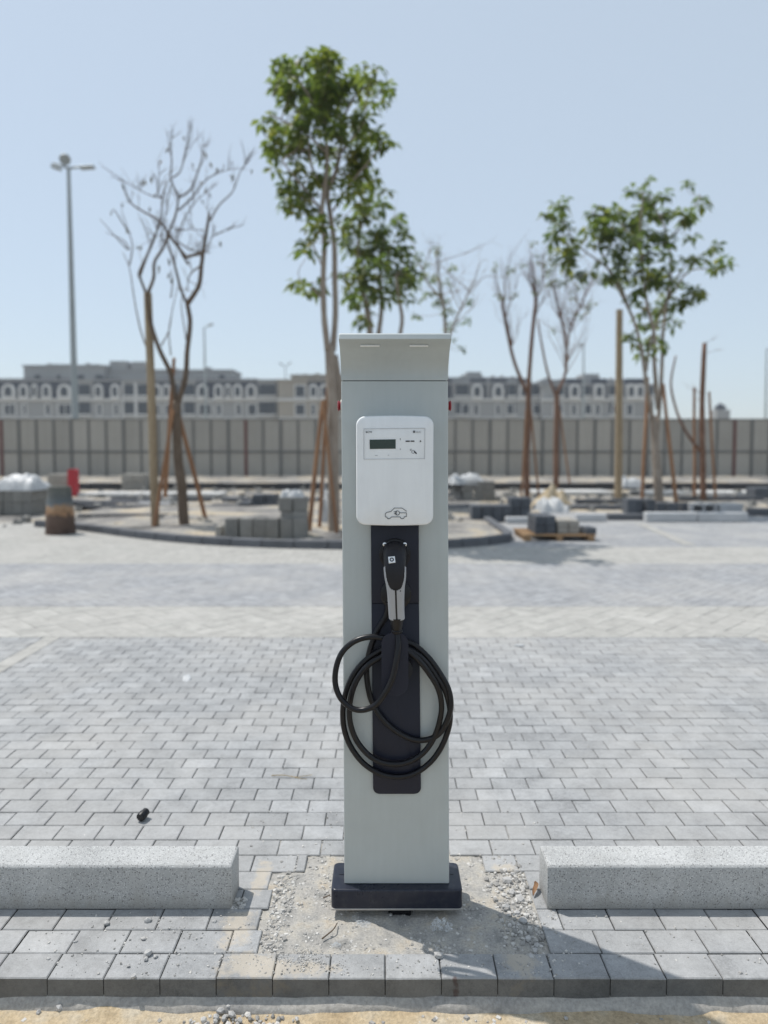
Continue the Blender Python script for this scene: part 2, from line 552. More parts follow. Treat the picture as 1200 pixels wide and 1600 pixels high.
def obox(bm, c, sx, sy, sz, rz=0.0, rx=0.0, ry=0.0, bev=0.0):
    """Turned box standing on c."""
    r = bmesh.ops.create_cube(bm, size=1.0)
    mtx = Matrix.Translation(c) @ Matrix.Rotation(rz, 4, 'Z') @ Matrix.Rotation(ry, 4, 'Y') @ Matrix.Rotation(rx, 4, 'X')
    vs_ = r['verts']
    if bev:
        for v in vs_:
            v.co = Vector((v.co.x * sx, v.co.y * sy, (v.co.z + 0.5) * sz))
        es = list({e for v in vs_ for e in v.link_edges})
        g = bmesh.ops.bevel(bm, geom=es, offset=bev, segments=1, profile=0.5, affect='EDGES')
        allv = set(g['verts']) | {v for v in vs_ if v.is_valid}
        for v in allv:
            v.co = mtx @ v.co
    else:
        for v in vs_:
            v.co = mtx @ Vector((v.co.x * sx, v.co.y * sy, (v.co.z + 0.5) * sz))
    return bm


def smooth_path(pts, sub=4):
    """Catmull-Rom through the given points (tuples of equal length)."""
    P = [Vector(p) for p in pts]
    if len(P) < 3:
        return P
    out = []
    for i in range(len(P) - 1):
        p0 = P[i - 1] if i else P[i] * 2 - P[i + 1]
        p1, p2 = P[i], P[i + 1]
        p3 = P[i + 2] if i + 2 < len(P) else P[i + 1] * 2 - P[i]
        for k in range(sub):
            t = k / sub
            out.append(0.5 * ((2 * p1) + (p2 - p0) * t + (2 * p0 - 5 * p1 + 4 * p2 - p3) * t * t + (3 * p1 - p0 - 3 * p2 + p3) * t * t * t))
    out.append(P[-1])
    return out


def tube(bm, pts, r0, r1=None, n=8, cap=True, wob=0.0):
    """Tapered tube along a path; r0 may be a list of radii."""
    P = [Vector(p) for p in pts]
    m = len(P)
    if isinstance(r0, (list, tuple)):
        rad = list(r0)
    else:
        r1 = r0 if r1 is None else r1
        rad = [r0 + (r1 - r0) * i / (m - 1) for i in range(m)]
    prev = None
    rings = []
    for i in range(m):
        t = (P[min(i + 1, m - 1)] - P[max(i - 1, 0)])
        if t.length < 1e-9:
            t = Vector((0, 0, 1))
        t.normalize()
        if prev is None:
            u = t.orthogonal().normalized()
        else:
            u = prev - t * prev.dot(t)
            if u.length < 1e-6:
                u = t.orthogonal()
            u.normalize()
        prev = u
        w = t.cross(u)
        ring = []
        for k in range(n):
            a = 2 * math.pi * k / n
            rr = rad[i] * (1 + (random.uniform(-wob, wob) if wob else 0))
            ring.append(bm.verts.new(P[i] + (u * math.cos(a) + w * math.sin(a)) * rr))
        rings.append(ring)
    for i in range(m - 1):
        for k in range(n):
            bm.faces.new((rings[i][k], rings[i][(k + 1) % n], rings[i + 1][(k + 1) % n], rings[i + 1][k]))
    if cap:
        bm.faces.new(rings[0][::-1])
        bm.faces.new(rings[-1])
    return bm


def prism(bm, outline, y0, y1):
    """Extrude an (x, z) outline from y0 to y1."""
    a = [bm.verts.new((x, y0, z)) for x, z in outline]
    b = [bm.verts.new((x, y1, z)) for x, z in outline]
    n = len(a)
    for i in range(n):
        bm.faces.new((a[i], a[(i + 1) % n], b[(i + 1) % n], b[i]))
    bm.faces.new(a[::-1])
    bm.faces.new(b)
    return bm


def prism_x(bm, outline, x0, x1):
    """Extrude a (y, z) outline from x0 to x1."""
    a = [bm.verts.new((x0, y, z)) for y, z in outline]
    b = [bm.verts.new((x1, y, z)) for y, z in outline]
    n = len(a)
    for i in range(n):
        bm.faces.new((a[i], a[(i + 1) % n], b[(i + 1) % n], b[i]))
    bm.faces.new(a[::-1])
    bm.faces.new(b)
    return bm


def round_rect(cx, cz, w, h, r, seg=6, crown=0.0):
    out = []
    for (sx, sz, a0) in ((1, 1, 0), (-1, 1, 90), (-1, -1, 180), (1, -1, 270)):
        for k in range(seg + 1):
            a = R(a0 + 90 * k / seg)
            x = cx + sx * (w / 2 - r) + r * math.cos(a)
            z = cz + sz * (h / 2 - r) + r * math.sin(a)
            out.append((x, z))
    if crown:
        res = []
        n = len(out)
        for i in range(n):
            res.append(out[i])
            a, b = out[i], out[(i + 1) % n]
            if abs(a[1] - b[1]) < 1e-6 and abs(a[0] - b[0]) > w * 0.3:
                for k in range(1, 8):
                    t = k / 8
                    res.append((a[0] + (b[0] - a[0]) * t, a[1]))
        out = []
        for (x, z) in res:
            u = (x - cx) / (w / 2)
            if abs(z - cz) > h / 2 - r * 1.01:
                z += math.copysign(crown * (1 - u * u), z - cz) * max(0, (abs(z - cz) - (h / 2 - r)) / r)
            out.append((x, z))
    return out


def rock(bm, c, s, rnd=random, flat=0.7, sub=1):
    r = bmesh.ops.create_icosphere(bm, subdivisions=sub, radius=1.0)
    sx, sy, sz = s * rnd.uniform(0.7, 1.25), s * rnd.uniform(0.7, 1.25), s * rnd.uniform(0.5, 0.9) * flat / 0.7
    rot = Matrix.Rotation(rnd.uniform(0, 6.28), 3, 'Z') @ Matrix.Rotation(rnd.uniform(-0.4, 0.4), 3, 'X')
    for v in r['verts']:
        k = rnd.uniform(0.72, 1.18)
        v.co = Vector(c) + rot @ Vector((v.co.x * sx * k, v.co.y * sy * k, v.co.z * sz * k)) + Vector((0, 0, sz * 0.55))
    return bm


def shard(bm, c, s, rnd=random):
    """An angular chip of stone, eight faces."""
    ax = [Vector((s * rnd.uniform(0.6, 1.3), 0, 0)), Vector((0, s * rnd.uniform(0.5, 1.1), 0)), Vector((0, 0, s * rnd.uniform(0.35, 0.8)))]
    rot = Matrix.Rotation(rnd.uniform(0, 6.28), 3, 'Z') @ Matrix.Rotation(rnd.uniform(-0.5, 0.5), 3, 'X')
    c = Vector(c) + Vector((0, 0, ax[2].z * 0.5))
    top = [bm.verts.new(c + rot @ (ax[0] * a * rnd.uniform(0.5, 0.9) + ax[1] * b * rnd.uniform(0.5, 0.9) + ax[2] * rnd.uniform(0.5, 1))) for a, b in ((-1, -1), (1, -1), (1, 1), (-1, 1))]
    bot = [bm.verts.new(c + rot @ (ax[0] * a + ax[1] * b - ax[2])) for a, b in ((-1, -1), (1, -1), (1, 1), (-1, 1))]
    bm.faces.new(top)
    bm.faces.new(bot[::-1])
    for i in range(4):
        bm.faces.new((bot[i], bot[(i + 1) % 4], top[(i + 1) % 4], top[i]))
    return bm


def sheet(x0, x1, y0, y1, nx, ny, zf):
    bm = bmesh.new()
    g = [[bm.verts.new((x0 + (x1 - x0) * i / nx, y0 + (y1 - y0) * j / ny, zf(x0 + (x1 - x0) * i / nx, y0 + (y1 - y0) * j / ny))) for i in range(nx + 1)] for j in range(ny + 1)]
    for j in range(ny):
        for i in range(nx):
            bm.faces.new((g[j][i], g[j][i + 1], g[j + 1][i + 1], g[j + 1][i]))
    return bm


def fbm(x, y, s, seed=0.0):
    return noise.fractal(Vector((x * s, y * s, seed)), 1.0, 2.0, 4)


# ================================================================== the setting
KF = gr(600, 1529).y               # front edge of the paving
ROW = 0.0953
LEN = 0.149
Y_END = 5.19                       # where the grey bays meet the cream strip
Y_C1 = 6.22
Y_D = 8.55
PATCH = (-0.352, 0.462, KF + ROW, KF + ROW * 6.1)

tag(obj('ground', bxm(-2500, 2500, -2500, 2500, -0.5, -0.14), 'desert'), kind='structure')
tag(obj('sand_foreground', sheet(-5, 5, 0.75, KF + 0.02, 240, 40, lambda x, y: -0.076 + 0.010 * fbm(x, y, 2.2, 3) + 0.004 * fbm(x, y, 14, 5) + 0.010 * max(0, 1 - (KF - y) / 0.06) * max(0, fbm(x, y, 5, 15) + 0.35)), 'sand', smooth=True), kind='structure')

tag(obj('unseen_road', bxm(-60, 60, -14, 0.78, -0.16, -0.078), 'road'), kind='structure')  # unseen grey road, added to cut the warm bounce onto the charger

# mortar haunch that holds the edge pavers
def haunch():
    bm = bmesh.new()
    nx = 140
    prof = [(0.010, -0.046), (-0.003, -0.055), (-0.012, -0.063), (-0.020, -0.074), (-0.024, -0.11)]
    g = []
    for i in range(nx + 1):
        x = -4.0 + 8.0 * i / nx
        k = 1 + 0.5 * fbm(x, 0, 1.3, 9) + (0.45 if 0.15 < x < 0.8 else 0.0)
        g.append([bm.verts.new((x, KF + dy * k + 0.005 * fbm(x, dy * 9, 12, 4), dz + 0.006 * fbm(x, dy, 3.0, 6))) for dy, dz in prof])
    for i in range(nx):
        for j in range(len(prof) - 1):
            bm.faces.new((g[i][j], g[i + 1][j], g[i + 1][j + 1], g[i][j + 1]))
    return bm


tag(obj('mortar_haunch', haunch(), 'mortar', smooth=True), kind='structure')

pavement = obj('pavement', bxm(-13, 13, KF + 0.006, 16.0, -0.13, -0.022), 'joint')
tag(pavement, kind='structure')

# --- grey parking-bay pavers: the nearest ones singly, the rest as one field
def paver_bm(bm, x0, x1, y0, y1, ztop, depth, ch=0.0028, sides=True, tilt=(0, 0)):
    cx, cy = (x0 + x1) / 2, (y0 + y1) / 2

    def zz(x, y):
        return ztop + (x - cx) * tilt[0] + (y - cy) * tilt[1]
    t = [bm.verts.new((x, y, zz(x, y))) for x, y in ((x0 + ch, y0 + ch), (x1 - ch, y0 + ch), (x1 - ch, y1 - ch), (x0 + ch, y1 - ch))]
    m = [bm.verts.new((x, y, zz(x, y) - ch)) for x, y in ((x0, y0), (x1, y0), (x1, y1), (x0, y1))]
    bm.faces.new(t)
    for i in range(4):
        bm.faces.new((m[i], m[(i + 1) % 4], t[(i + 1) % 4], t[i]))
    if sides:
        b = [bm.verts.new((x, y, ztop - depth)) for x, y in ((x0, y0), (x1, y0), (x1, y1), (x0, y1))]
        for i in range(4):
            bm.faces.new((b[i], b[(i + 1) % 4], m[(i + 1) % 4], m[i]))
    return bm


GAP = 0.0026
cells = []
row = 0
y = KF
prnd = random.Random(11)
LINES = [(-2.455, 0.12), (2.81, 0.12)]
while y < Y_END - 0.02:
    y1 = min(y + ROW, Y_END)
    off = 0.003 if row == 0 else (0.010 if row == 1 else (0.003 + (LEN / 2 if row % 2 == 0 else 0)))
    half = 5.0 + 0.9 * max(0.0, y - 1.8)
    k0 = int(math.floor((-half - off) / LEN))
    for k in range(k0, int(half / LEN) + 2):
        x0, x1 = off + k * LEN, off + (k + 1) * LEN
        spans = [(x0, x1)]
        for lx, lw in LINES:
            nsp = []
            for a, b in spans:
                if b <= lx - lw / 2 or a >= lx + lw / 2:
                    nsp.append((a, b))
                else:
                    if lx - lw / 2 - a > 0.012:
                        nsp.append((a, lx - lw / 2))
                    if b - lx - lw / 2 > 0.012:
                        nsp.append((lx + lw / 2, b))
            spans = nsp
        cut = None
        if 1 <= row <= 4:
            cut = (PATCH[0], PATCH[1])
        elif row == 5:
            cut = (-0.262, 0.335)
        elif row in (6, 7):
            cut = (-0.125, 0.215)
        if cut:
            nsp = []
            for a, b in spans:
                if b <= cut[0] or a >= cut[1]:
                    nsp.append((a, b))
                else:
                    if cut[0] - a > 0.02:
                        nsp.append((a, cut[0]))
                    if b - cut[1] > 0.02:
                        nsp.append((cut[1], b))
            spans = nsp
        for a, b in spans:
            cells.append((a + GAP / 2, b - GAP / 2, y + GAP / 2, y1 - GAP / 2, row))
    y = y1
    row += 1

# which of them the photo shows largest
def in_view(a, b, yy):
    return abs((a + b) / 2) < 0.545 * yy + 0.05


def hidden(a, b, y0, y1):
    cx, cy = (a + b) / 2, (y0 + y1) / 2
    if abs(cx) > 0.47 and 2.08 < cy < 2.42:
        return True        # under or just behind the wheel stops
    r = cx / cy
    return -0.062 < r < 0.095 and cy > 2.12


vis = sorted([c for c in cells if in_view(c[0], c[1], c[2]) and not hidden(*c[:4])], key=lambda c: c[2])
near = set(vis[:298])
shared = {}
field = bmesh.new()
for c in cells:
    a, b, y0, y1, rw = c
    tilt = (prnd.uniform(-0.006, 0.006), prnd.uniform(-0.008, 0.008))
    z = prnd.uniform(-0.0012, 0.0012)
    if c in near:
        dep = 0.060
        key = (round(b - a, 3), round(y1 - y0, 3))
        if key not in shared:
            bm = paver_bm(bmesh.new(), -(b - a) / 2, (b - a) / 2, -(y1 - y0) / 2, (y1 - y0) / 2, 0.0, dep)
            bmesh.ops.recalc_face_normals(bm, faces=bm.faces[:])
            me = bpy.data.meshes.new('paver')
            bm.to_mesh(me)
            bm.free()
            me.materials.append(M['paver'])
            shared[key] = me
        o = bpy.data.objects.new('paver', shared[key])
        C.objects.link(o)
        o.parent = pavement
        o.location = Vector(((a + b) / 2, (y0 + y1) / 2, z)) - wloc(pavement)
        o.rotation_euler = (tilt[1], -tilt[0], prnd.uniform(-0.004, 0.004))
    else:
        paver_bm(field, a, b, y0, y1, z, 0.05, sides=(rw == 0), tilt=tilt)
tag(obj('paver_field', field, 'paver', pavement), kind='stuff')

# cream lines between the bays
bm = bmesh.new()
for lx, lw in LINES:
    yy = KF + ROW
    while yy < Y_END - 0.05:
        y1 = min(yy + 0.2, Y_END)
        paver_bm(bm, lx - lw / 2 + 0.001, lx + lw / 2 - 0.001, yy + 0.001, y1 - 0.001, prnd.uniform(0, 0.001), 0.05, sides=False)
        yy = y1
tag(obj('bay_line_pavers', bm, 'cream', pavement), kind='stuff')

# cream herringbone strip, blue-grey lane, second cream band
def herringbone(x0, x1, y0, y1, L, W, ch=0.003):
    """Diagonal herringbone of L x W pieces, clipped to the strip by their middles."""
    bm = bmesh.new()
    ca = math.cos(R(45))
    n = int((x1 - x0 + y1 - y0) / W) + 4
    e1, e2 = Vector((ca, ca, 0)), Vector((-ca, ca, 0))
    ratio = int(round(L / W))
    for i in range(-n, n):
        for j in range(-n, n):
            for kind in (0, 1):
                # standard 2:1 herringbone lattice
                ox = i * W + j * W * ratio
                oy = i * W - j * W * ratio
                if kind == 0:
                    a, b, s, t = ox, oy, L, W
                else:
                    a, b, s, t = ox + L, oy, W, L
                    b = oy - (L - W)
                c = e1 * (a + s / 2) + e2 * (b + t / 2) + Vector((0, (y0 + y1) / 2, 0))
                if not (x0 < c.x < x1 and y0 - L < c.y < y1 + L):
                    continue
                z = prnd.uniform(-0.001, 0.001)
                q = []
                g = 0.002
                for inset, dz in ((g / 2 + ch, 0.0), (g / 2, -ch)):
                    ring = []
                    for (u, v) in ((a + inset, b + inset), (a + s - inset, b + inset), (a + s - inset, b + t - inset), (a + inset, b + t - inset)):
                        p = e1 * u + e2 * v + Vector((0, (y0 + y1) / 2, 0))
                        ring.append(bm.verts.new((p.x, p.y, z + dz)))
                    q.append(ring)
                bm.faces.new(q[0])
                for m_ in range(4):
                    bm.faces.new((q[1][m_], q[1][(m_ + 1) % 4], q[0][(m_ + 1) % 4], q[0][m_]))
    for yy, sg in ((y0 + 0.002, -1), (y1 - 0.002, 1)):
        bmesh.ops.bisect_plane(bm, geom=bm.verts[:] + bm.edges[:] + bm.faces[:], plane_co=(0, yy, 0), plane_no=(0, sg, 0), clear_outer=True)
    return bm


def running(x0, x1, y0, y1, L, W, ch=0.003):
    bm = bmesh.new()
    yy, k = y0, 0
    while yy < y1 - 0.02:
        ye = min(yy + W, y1)
        xx = x0 - (L / 2 if k % 2 else 0)
        while xx < x1:
            paver_bm(bm, xx + 0.001, xx + L - 0.001, yy + 0.001, ye - 0.001, prnd.uniform(-0.0012, 0.0012), 0.05, ch, False)
            xx += L
        yy, k = ye, k + 1
    return bm


tag(obj('cream_strip_pavers', herringbone(-11, 11, Y_END, Y_C1, 0.32, 0.16), 'cream', pavement), kind='stuff')
tag(obj('lane_pavers', herringbone(-12.6, 12.6, Y_C1, Y_D, 0.2, 0.1), 'paver_far', pavement), kind='stuff')
tag(obj('cream_band_pavers', running(-12.6, 12.6, Y_D, 10.0, 0.2, 0.1), 'cream', pavement), kind='stuff')
tag(obj('far_lane_pavers', running(1.6, 12.5, 10.0, 15.9, 0.2, 0.1), 'paver_far', pavement), kind='stuff')
tag(obj('far_cream_pavers', running(-12.5, 1.6, 10.0, 13.2, 0.2, 0.1), 'cream', pavement), kind='stuff')
# thin diagonal cream line on the far lane
p0, p1 = gr(1078, 852), gr(1000, 818)
bm = bmesh.new()
d = (p1 - p0).normalized()
s = Vector((-d.y, d.x, 0)) * 0.09
k = 0.0
while k < (p1 - p0).length:
    a, b = p0 + d * (k + 0.005), p0 + d * min(k + 0.195, (p1 - p0).length)
    vv = [bm.verts.new((q.x, q.y, 0.006)) for q in (a - s, a + s, b + s, b - s)]
    bm.faces.new(vv)
    k += 0.2
tag(obj('diagonal_line_pavers', bm, 'cream', pavement), kind='stuff')

# --- opened-up patch round the charger
def patch_z(x, y):
    return -0.0065 + 0.005 * fbm(x, y, 8, 2) + 0.0032 * fbm(x, y, 34, 8)


fill = obj('cement_fill', sheet(PATCH[0] - 0.03, PATCH[1] + 0.03, PATCH[2] - 0.004, PATCH[2] + ROW * 7.02, 90, 80, patch_z), 'patch', smooth=True)
tag(fill, kind='structure')

# --- yard beyond the lane
tag(obj('site_ground', sheet(-40, 40, 12.0, 60, 160, 120, lambda x, y: -0.012 + (0.05 * max(0, fbm(x, y, 0.35, 1)) if (y > 15.5 or x < 0.5) else -0.01) - (0.03 if y < 13.3 and x < 1.6 else 0)), 'yard', smooth=True), kind='structure')
plat = bmesh.new()
box(plat, -40, 40, 24.2, 33.0, -0.1, 0.17, 0.02)
tag(obj('raised_verge', plat, 'yard'), kind='structure')

# ================================================================== wheel stops
WS_Y = gr(300, 1421).y


def wheel_stop(x0, x1, label, ends):
    h, w, c = 0.136, 0.115, 0.007
    prof = [(WS_Y, 0.0), (WS_Y, h - c), (WS_Y + c * 0.9, h), (WS_Y + w - c, h), (WS_Y + w, h - c), (WS_Y + w, 0.0)]
    bm = bmesh.new()
    secs = []
    for x, ins in ((x0, c * ends[0]), (x0 + c * ends[0], 0), ((x0 + x1) / 2, 0), (x1 - c * ends[1], 0), (x1, c * ends[1])):
        secs.append([bm.verts.new((x, min(max(y_, WS_Y + ins * 0.25), WS_Y + w - ins * 0.25), min(z_, h - ins * 0.6) + 0.001)) for y_, z_ in prof])
    for i in range(len(secs) - 1):
        for k in range(len(prof)):
            k2 = (k + 1) % len(prof)
            bm.faces.new((secs[i][k], secs[i + 1][k], secs[i + 1][k2], secs[i][k2]))
    bm.faces.new(secs[0])
    bm.faces.new(secs[-1][::-1])
    es = [e for e in bm.edges]
    bmesh.ops.bevel(bm, geom=es, offset=0.0022, segments=2, profile=0.5, affect='EDGES', clamp_overlap=True)
    o = obj('wheel_stop', bm, 'terrazzo', smooth=35, base=True)
    return tag(o, label, 'wheel stop', 'concrete wheel stops')


xl = at(362, 1421, WS_Y).x
xr = at(855, 1421, WS_Y).x
wheel_stop(xl - 1.8, xl, 'speckled concrete wheel stop on the left of the charger', (1, 1))
wheel_stop(xr, xr + 1.8, 'speckled concrete wheel stop on the right of the charger', (1, 1))

# ================================================================== the charger
YC = 2.085                          # column front
YB = YC + 0.100                     # column back
charger = thing('charging_station', Vector((at(620, 1430, YC).x, YC + 0.06, 0.0)), 'light grey electric car charging post with white wall box and coiled black cable', 'charger')

zb = at(620, 1390, YC - 0.028).z    # top of base
zs = at(617, 595, YC).z             # seam under the hood


def col_x(side, py, Y=YC):
    t = (py - 595.0) / (1383.0 - 595.0)
    px = (533 + 5 * t) if side < 0 else (700 + 2 * t)
    return at(px, py, YC).x


# column with a slight taper and rounded vertical edges
def column_bm(ztop, zbot, ptop, pbot):
    bm = bmesh.new()
    r = 0.005
    rings = []
    for z, py in ((zbot, pbot), (ztop, ptop)):
        xl_, xr_ = col_x(-1, py), col_x(1, py)
        ring = []
        for (cx, cy, a0) in ((xr_ - r, YC + r, 270), (xr_ - r, YB - r, 0), (xl_ + r, YB - r, 90), (xl_ + r, YC + r, 180)):
            for k in range(5):
                a = R(a0 + 90 * k / 4)
                ring.append(bm.verts.new((cx + r * math.cos(a), cy + r * math.sin(a), z)))
        rings.append(ring)
    n = len(rings[0])
    for i in range(n):
        bm.faces.new((rings[0][i], rings[0][(i + 1) % n], rings[1][(i + 1) % n], rings[1][i]))
    bm.faces.new(rings[0][::-1])
    bm.faces.new(rings[1])
    return bm


obj('column', column_bm(zs - 0.0012, zb + 0.002, 596, 1383), 'column', charger, smooth=40)

# hood: concave front sweeping out to a lip, see-through gap at the seam
ztop = at(617, 519, YC - 0.115).z
zlip = at(617, 530, YC - 0.115).z
hz = zlip - zs
hp = [(YC, zs + 0.0012), (YC - 0.0005, zs + hz * 0.18), (YC - 0.006, zs + hz * 0.34), (YC - 0.020, zs + hz * 0.52), (YC - 0.042, zs + hz * 0.70), (YC - 0.062, zs + hz * 0.85),
      (YC - 0.086, zs + hz * 0.955), (YC - 0.103, zlip), (YC - 0.106, zlip + 0.0025), (YC - 0.101, ztop - 0.004), (YC - 0.095, ztop), (YB - 0.005, ztop), (YB, ztop - 0.006), (YB, zs + 0.0012)]
fine_front = [tuple(p) for p in smooth_path([(a, b, 0) for a, b in hp[:8]], 4)]
prof = [(p[0], p[1]) for p in fine_front] + hp[8:]
bm = prism_x(bmesh.new(), prof, col_x(-1, 570), col_x(1, 570))
es = [e for e in bm.edges if abs(e.verts[0].co.x - e.verts[1].co.x) < 1e-6]
bmesh.ops.bevel(bm, geom=es, offset=0.0035, segments=3, profile=0.5, affect='EDGES')
hood = obj('hood', bm, 'column', charger, smooth=30)
bm = bxm(col_x(-1, 595) + 0.006, col_x(1, 595) - 0.006, YC + 0.006, YB - 0.004, zs - 0.004, zs + 0.004)
obj('seam_gasket', bm, 'black', charger)
# two light slots in the hood
for (xa, xb) in ((563, 593), (640, 669)):
    yy, zz_ = YC - 0.075, zs + hz * 0.905
    pa, pb = at(xa, 543, yy), at(xb, 543, yy)
    bm = bmesh.new()
    obox(bm, Vector(((pa.x + pb.x) / 2, yy, zz_ - 0.0035)), pb.x - pa.x, 0.004, 0.0042, 0, R(62))
    obj('light_slot', bm, 'slot', hood)
# small aerial cover on the hood
p = at(598, 517, YC + 0.0)
bm = bmesh.new()
tube(bm, [(p.x, YC + 0.05, ztop - 0.002), (p.x, YC + 0.05, ztop + 0.008), (p.x, YC + 0.05, ztop + 0.011)], [0.034, 0.034, 0.026], n=24)
obj('aerial_cover', bm, 'column', hood, smooth=40)
# side emergency buttons
for side, px in ((-1, 533), (1, 700)):
    x = col_x(side, 634)
    z = at(px, 634, YC + 0.045).z
    g = thing_button = None
    bm = bmesh.new()
    tube(bm, [(x - side * 0.002, YC + 0.048, z), (x + side * 0.004, YC + 0.048, z)], 0.019, n=20)
    collar = obj('emergency_button_collar', bm, 'zinc', charger, smooth=40)
    bm = bmesh.new()
    tube(bm, [(x + side * 0.002, YC + 0.048, z), (x + side * 0.006, YC + 0.048, z), (x + side * 0.011, YC + 0.048, z), (x + side * 0.0135, YC + 0.048, z)], [0.012, 0.012, 0.0165, 0.013], n=20)
    obj('emergency_button', bm, 'red', collar, smooth=40)

# base cover on a thin plate
p0, p1 = at(517, 1400, YC - 0.030), at(723, 1400, YC - 0.030)
zb0 = at(620, 1421, YC - 0.030).z
bm = bxm(p0.x, p1.x, YC - 0.030, YB + 0.014, zb0 + 0.002, zb)
es = [e for e in bm.edges if abs(e.verts[0].co.z - e.verts[1].co.z) > 0.01]
bmesh.ops.bevel(bm, geom=es, offset=0.016, segments=5, profile=0.5, affect='EDGES')
es = [e for e in bm.edges if min(e.verts[0].co.z, e.verts[1].co.z) > zb - 0.001]
bmesh.ops.bevel(bm, geom=es, offset=0.006, segments=4, profile=0.5, affect='EDGES')
base = obj('base_cover', bm, 'base', charger, smooth=35)
bm = bxm(p0.x + 0.02, p1.x - 0.02, YC + 0.047, YC + 0.0485, zb - 0.001, zb + 0.0006)
obj('cover_joint', bm, 'black', base)
bm = bxm(p0.x + 0.001, p1.x - 0.001, YC - 0.031, YB + 0.012, zb0 - 0.003, zb0 + 0.0025, 0.001)
es = [e for e in bm.edges if abs(e.verts[0].co.z - e.verts[1].co.z) > 0.0025]
obj('base_plate', bm, 'zinc', charger)
# feet and conduit in the gap under the plate
for fx in (-0.15, 0.165):
    for fy in (0.015, 0.09):
        bm = bmesh.new()
        tube(bm, [(fx + 0.02, YC + fy, -0.03), (fx + 0.02, YC + fy, zb0 - 0.001)], 0.008, n=10)
        obj('levelling_bolt', bm, 'zinc', charger, smooth=40)
bm = bxm(at(607, 1430, YC).x, at(642, 1430, YC).x, YC - 0.012, YC + 0.02, -0.03, zb0 - 0.001, 0.003)
obj('cable_conduit', bm, 'black', charger)

# white wall box
YW = YC - 0.078
pa, pb = at(556, 649, YW), at(677.5, 822, YW)
cx, cz = (pa.x + pb.x) / 2, (pa.z + pb.z) / 2
W_, H_ = pb.x - pa.x, pa.z - pb.z
bm = bmesh.new()
layers = [(YC - 0.001, 0.985), (YC - 0.030, 0.99), (YC - 0.060, 1.0), (YC - 0.070, 0.992), (YW + 0.002, 0.975), (YW, 0.945)]
rings = []
for Yl, k in layers:
    ol = round_rect(cx, cz, W_ * k, (H_ - 0.006) - W_ * (1 - k), 0.024, 7, 0.0035)
    rings.append([bm.verts.new((x, Yl, z)) for x, z in ol])
n = len(rings[0])
for i in range(len(rings) - 1):
    for k in range(n):
        bm.faces.new((rings[i][k], rings[i][(k + 1) % n], rings[i + 1][(k + 1) % n], rings[i + 1][k]))
# gently domed front
cf = [bm.verts.new((cx + (v.co.x - cx) * 0.6, YW - 0.0008, cz + (v.co.z - cz) * 0.6)) for v in rings[-1]]
for k in range(n):
    bm.faces.new((rings[-1][k], rings[-1][(k + 1) % n], cf[(k + 1) % n], cf[k]))
bm.faces.new(cf)
bm.faces.new(rings[0][::-1])
wallbox = obj('wall_box', bm, 'white', charger, smooth=35)
YF = YW - 0.0014


def flat_poly(name, pix, material, parent, thick=0.0006, Y=None):
    Y = YF if Y is None else Y
    pts = [at(x, y_, Y) for x, y_ in pix]
    bm = prism(bmesh.new(), [(p.x, p.z) for p in pts], Y - thick, Y + 0.0012)
    return obj(name, bm, material, parent)


def stroke(name, lines, width, material, parent, Y=None):
    """Printed line work: flat thin bars along pixel polylines."""
    Y = YF if Y is None else Y
    bm = bmesh.new()
    for ln in lines:
        P = [at(x, y_, Y) for x, y_ in ln]
        for a, b in zip(P[:-1], P[1:]):
            d = (b - a)
            if d.length < 1e-6:
                continue
            d.normalize()
            nrm = Vector((-d.z, 0, d.x)) * width / 2
            e = d * width * 0.35
            q = [a - e + nrm, b + e + nrm, b + e - nrm, a - e - nrm]
            prism(bm, [(v.x, v.z) for v in q], Y - 0.0004, Y + 0.001)
    return obj(name, bm, material, parent)


panel = stroke('panel_outline', [[(568.5, 670), (664, 669), (663.5, 716.5), (568.5, 717.5), (568.5, 670)]], 0.0007, 'ink_soft', wallbox)
flat_poly('display', [(577.5, 687), (618.2, 686.4), (618.2, 701), (577.8, 701.6)], 'screen', wallbox, 0.0004)
for ln in ([(634.5, 689.4), (639.6, 689.3)], [(642.2, 689.3), (646.8, 689.3)]):
    stroke('status_mark', [ln], 0.0036, 'ink', wallbox)
flat_poly('arrow_mark', [(656.2, 687.8), (658.7, 689.3), (656.2, 690.9)], 'ink', wallbox)
for ln in ([(625.4, 685), (625.4, 687.6)], [(625.4, 701.2), (625.4, 702.6)]):
    stroke('led_mark', [ln], 0.0014, 'ink_mid', wallbox)
for ln in ([(586, 711.6), (590, 711.6)], [(606, 711.5), (608, 711)]):
    stroke('button_mark', [ln], 0.0012, 'ink_soft', wallbox)
card = [(645.6 + 2.4 * math.cos(a), 706 + 2.4 * math.sin(a)) for a in [k * 0.6 for k in range(11)]]
stroke('card_reader_mark', [card, [(640.5, 702.4), (642.8, 701.4)], [(640.8, 704), (643.2, 703)]], 0.0010, 'ink_mid', wallbox)
stroke('card_hand_mark', [[(647.6, 705.5), (650.4, 708.4)]], 0.0036, 'ink', wallbox)


def lettering(name, text, pix, height_px, material, parent, Y):
    cu = bpy.data.curves.new(name, 'FONT')
    cu.body = text
    p = at(pix[0], pix[1], Y)
    cu.size = height_px / FPX * Y * 1.35
    cu.extrude = 0.0003
    o = bpy.data.objects.new(name, cu)
    C.objects.link(o)
    dg = bpy.context.evaluated_depsgraph_get()
    me = bpy.data.meshes.new_from_object(o.evaluated_get(dg))
    C.objects.unlink(o)
    bpy.data.objects.remove(o)
    me.materials.clear()
    me.materials.append(M[material])
    t = bpy.data.objects.new(name, me)
    C.objects.link(t)
    t.parent = parent
    t.rotation_euler = (R(90), 0, 0)
    t.location = Vector((p.x, Y - 0.0002, p.z)) - wloc(parent)
    return t


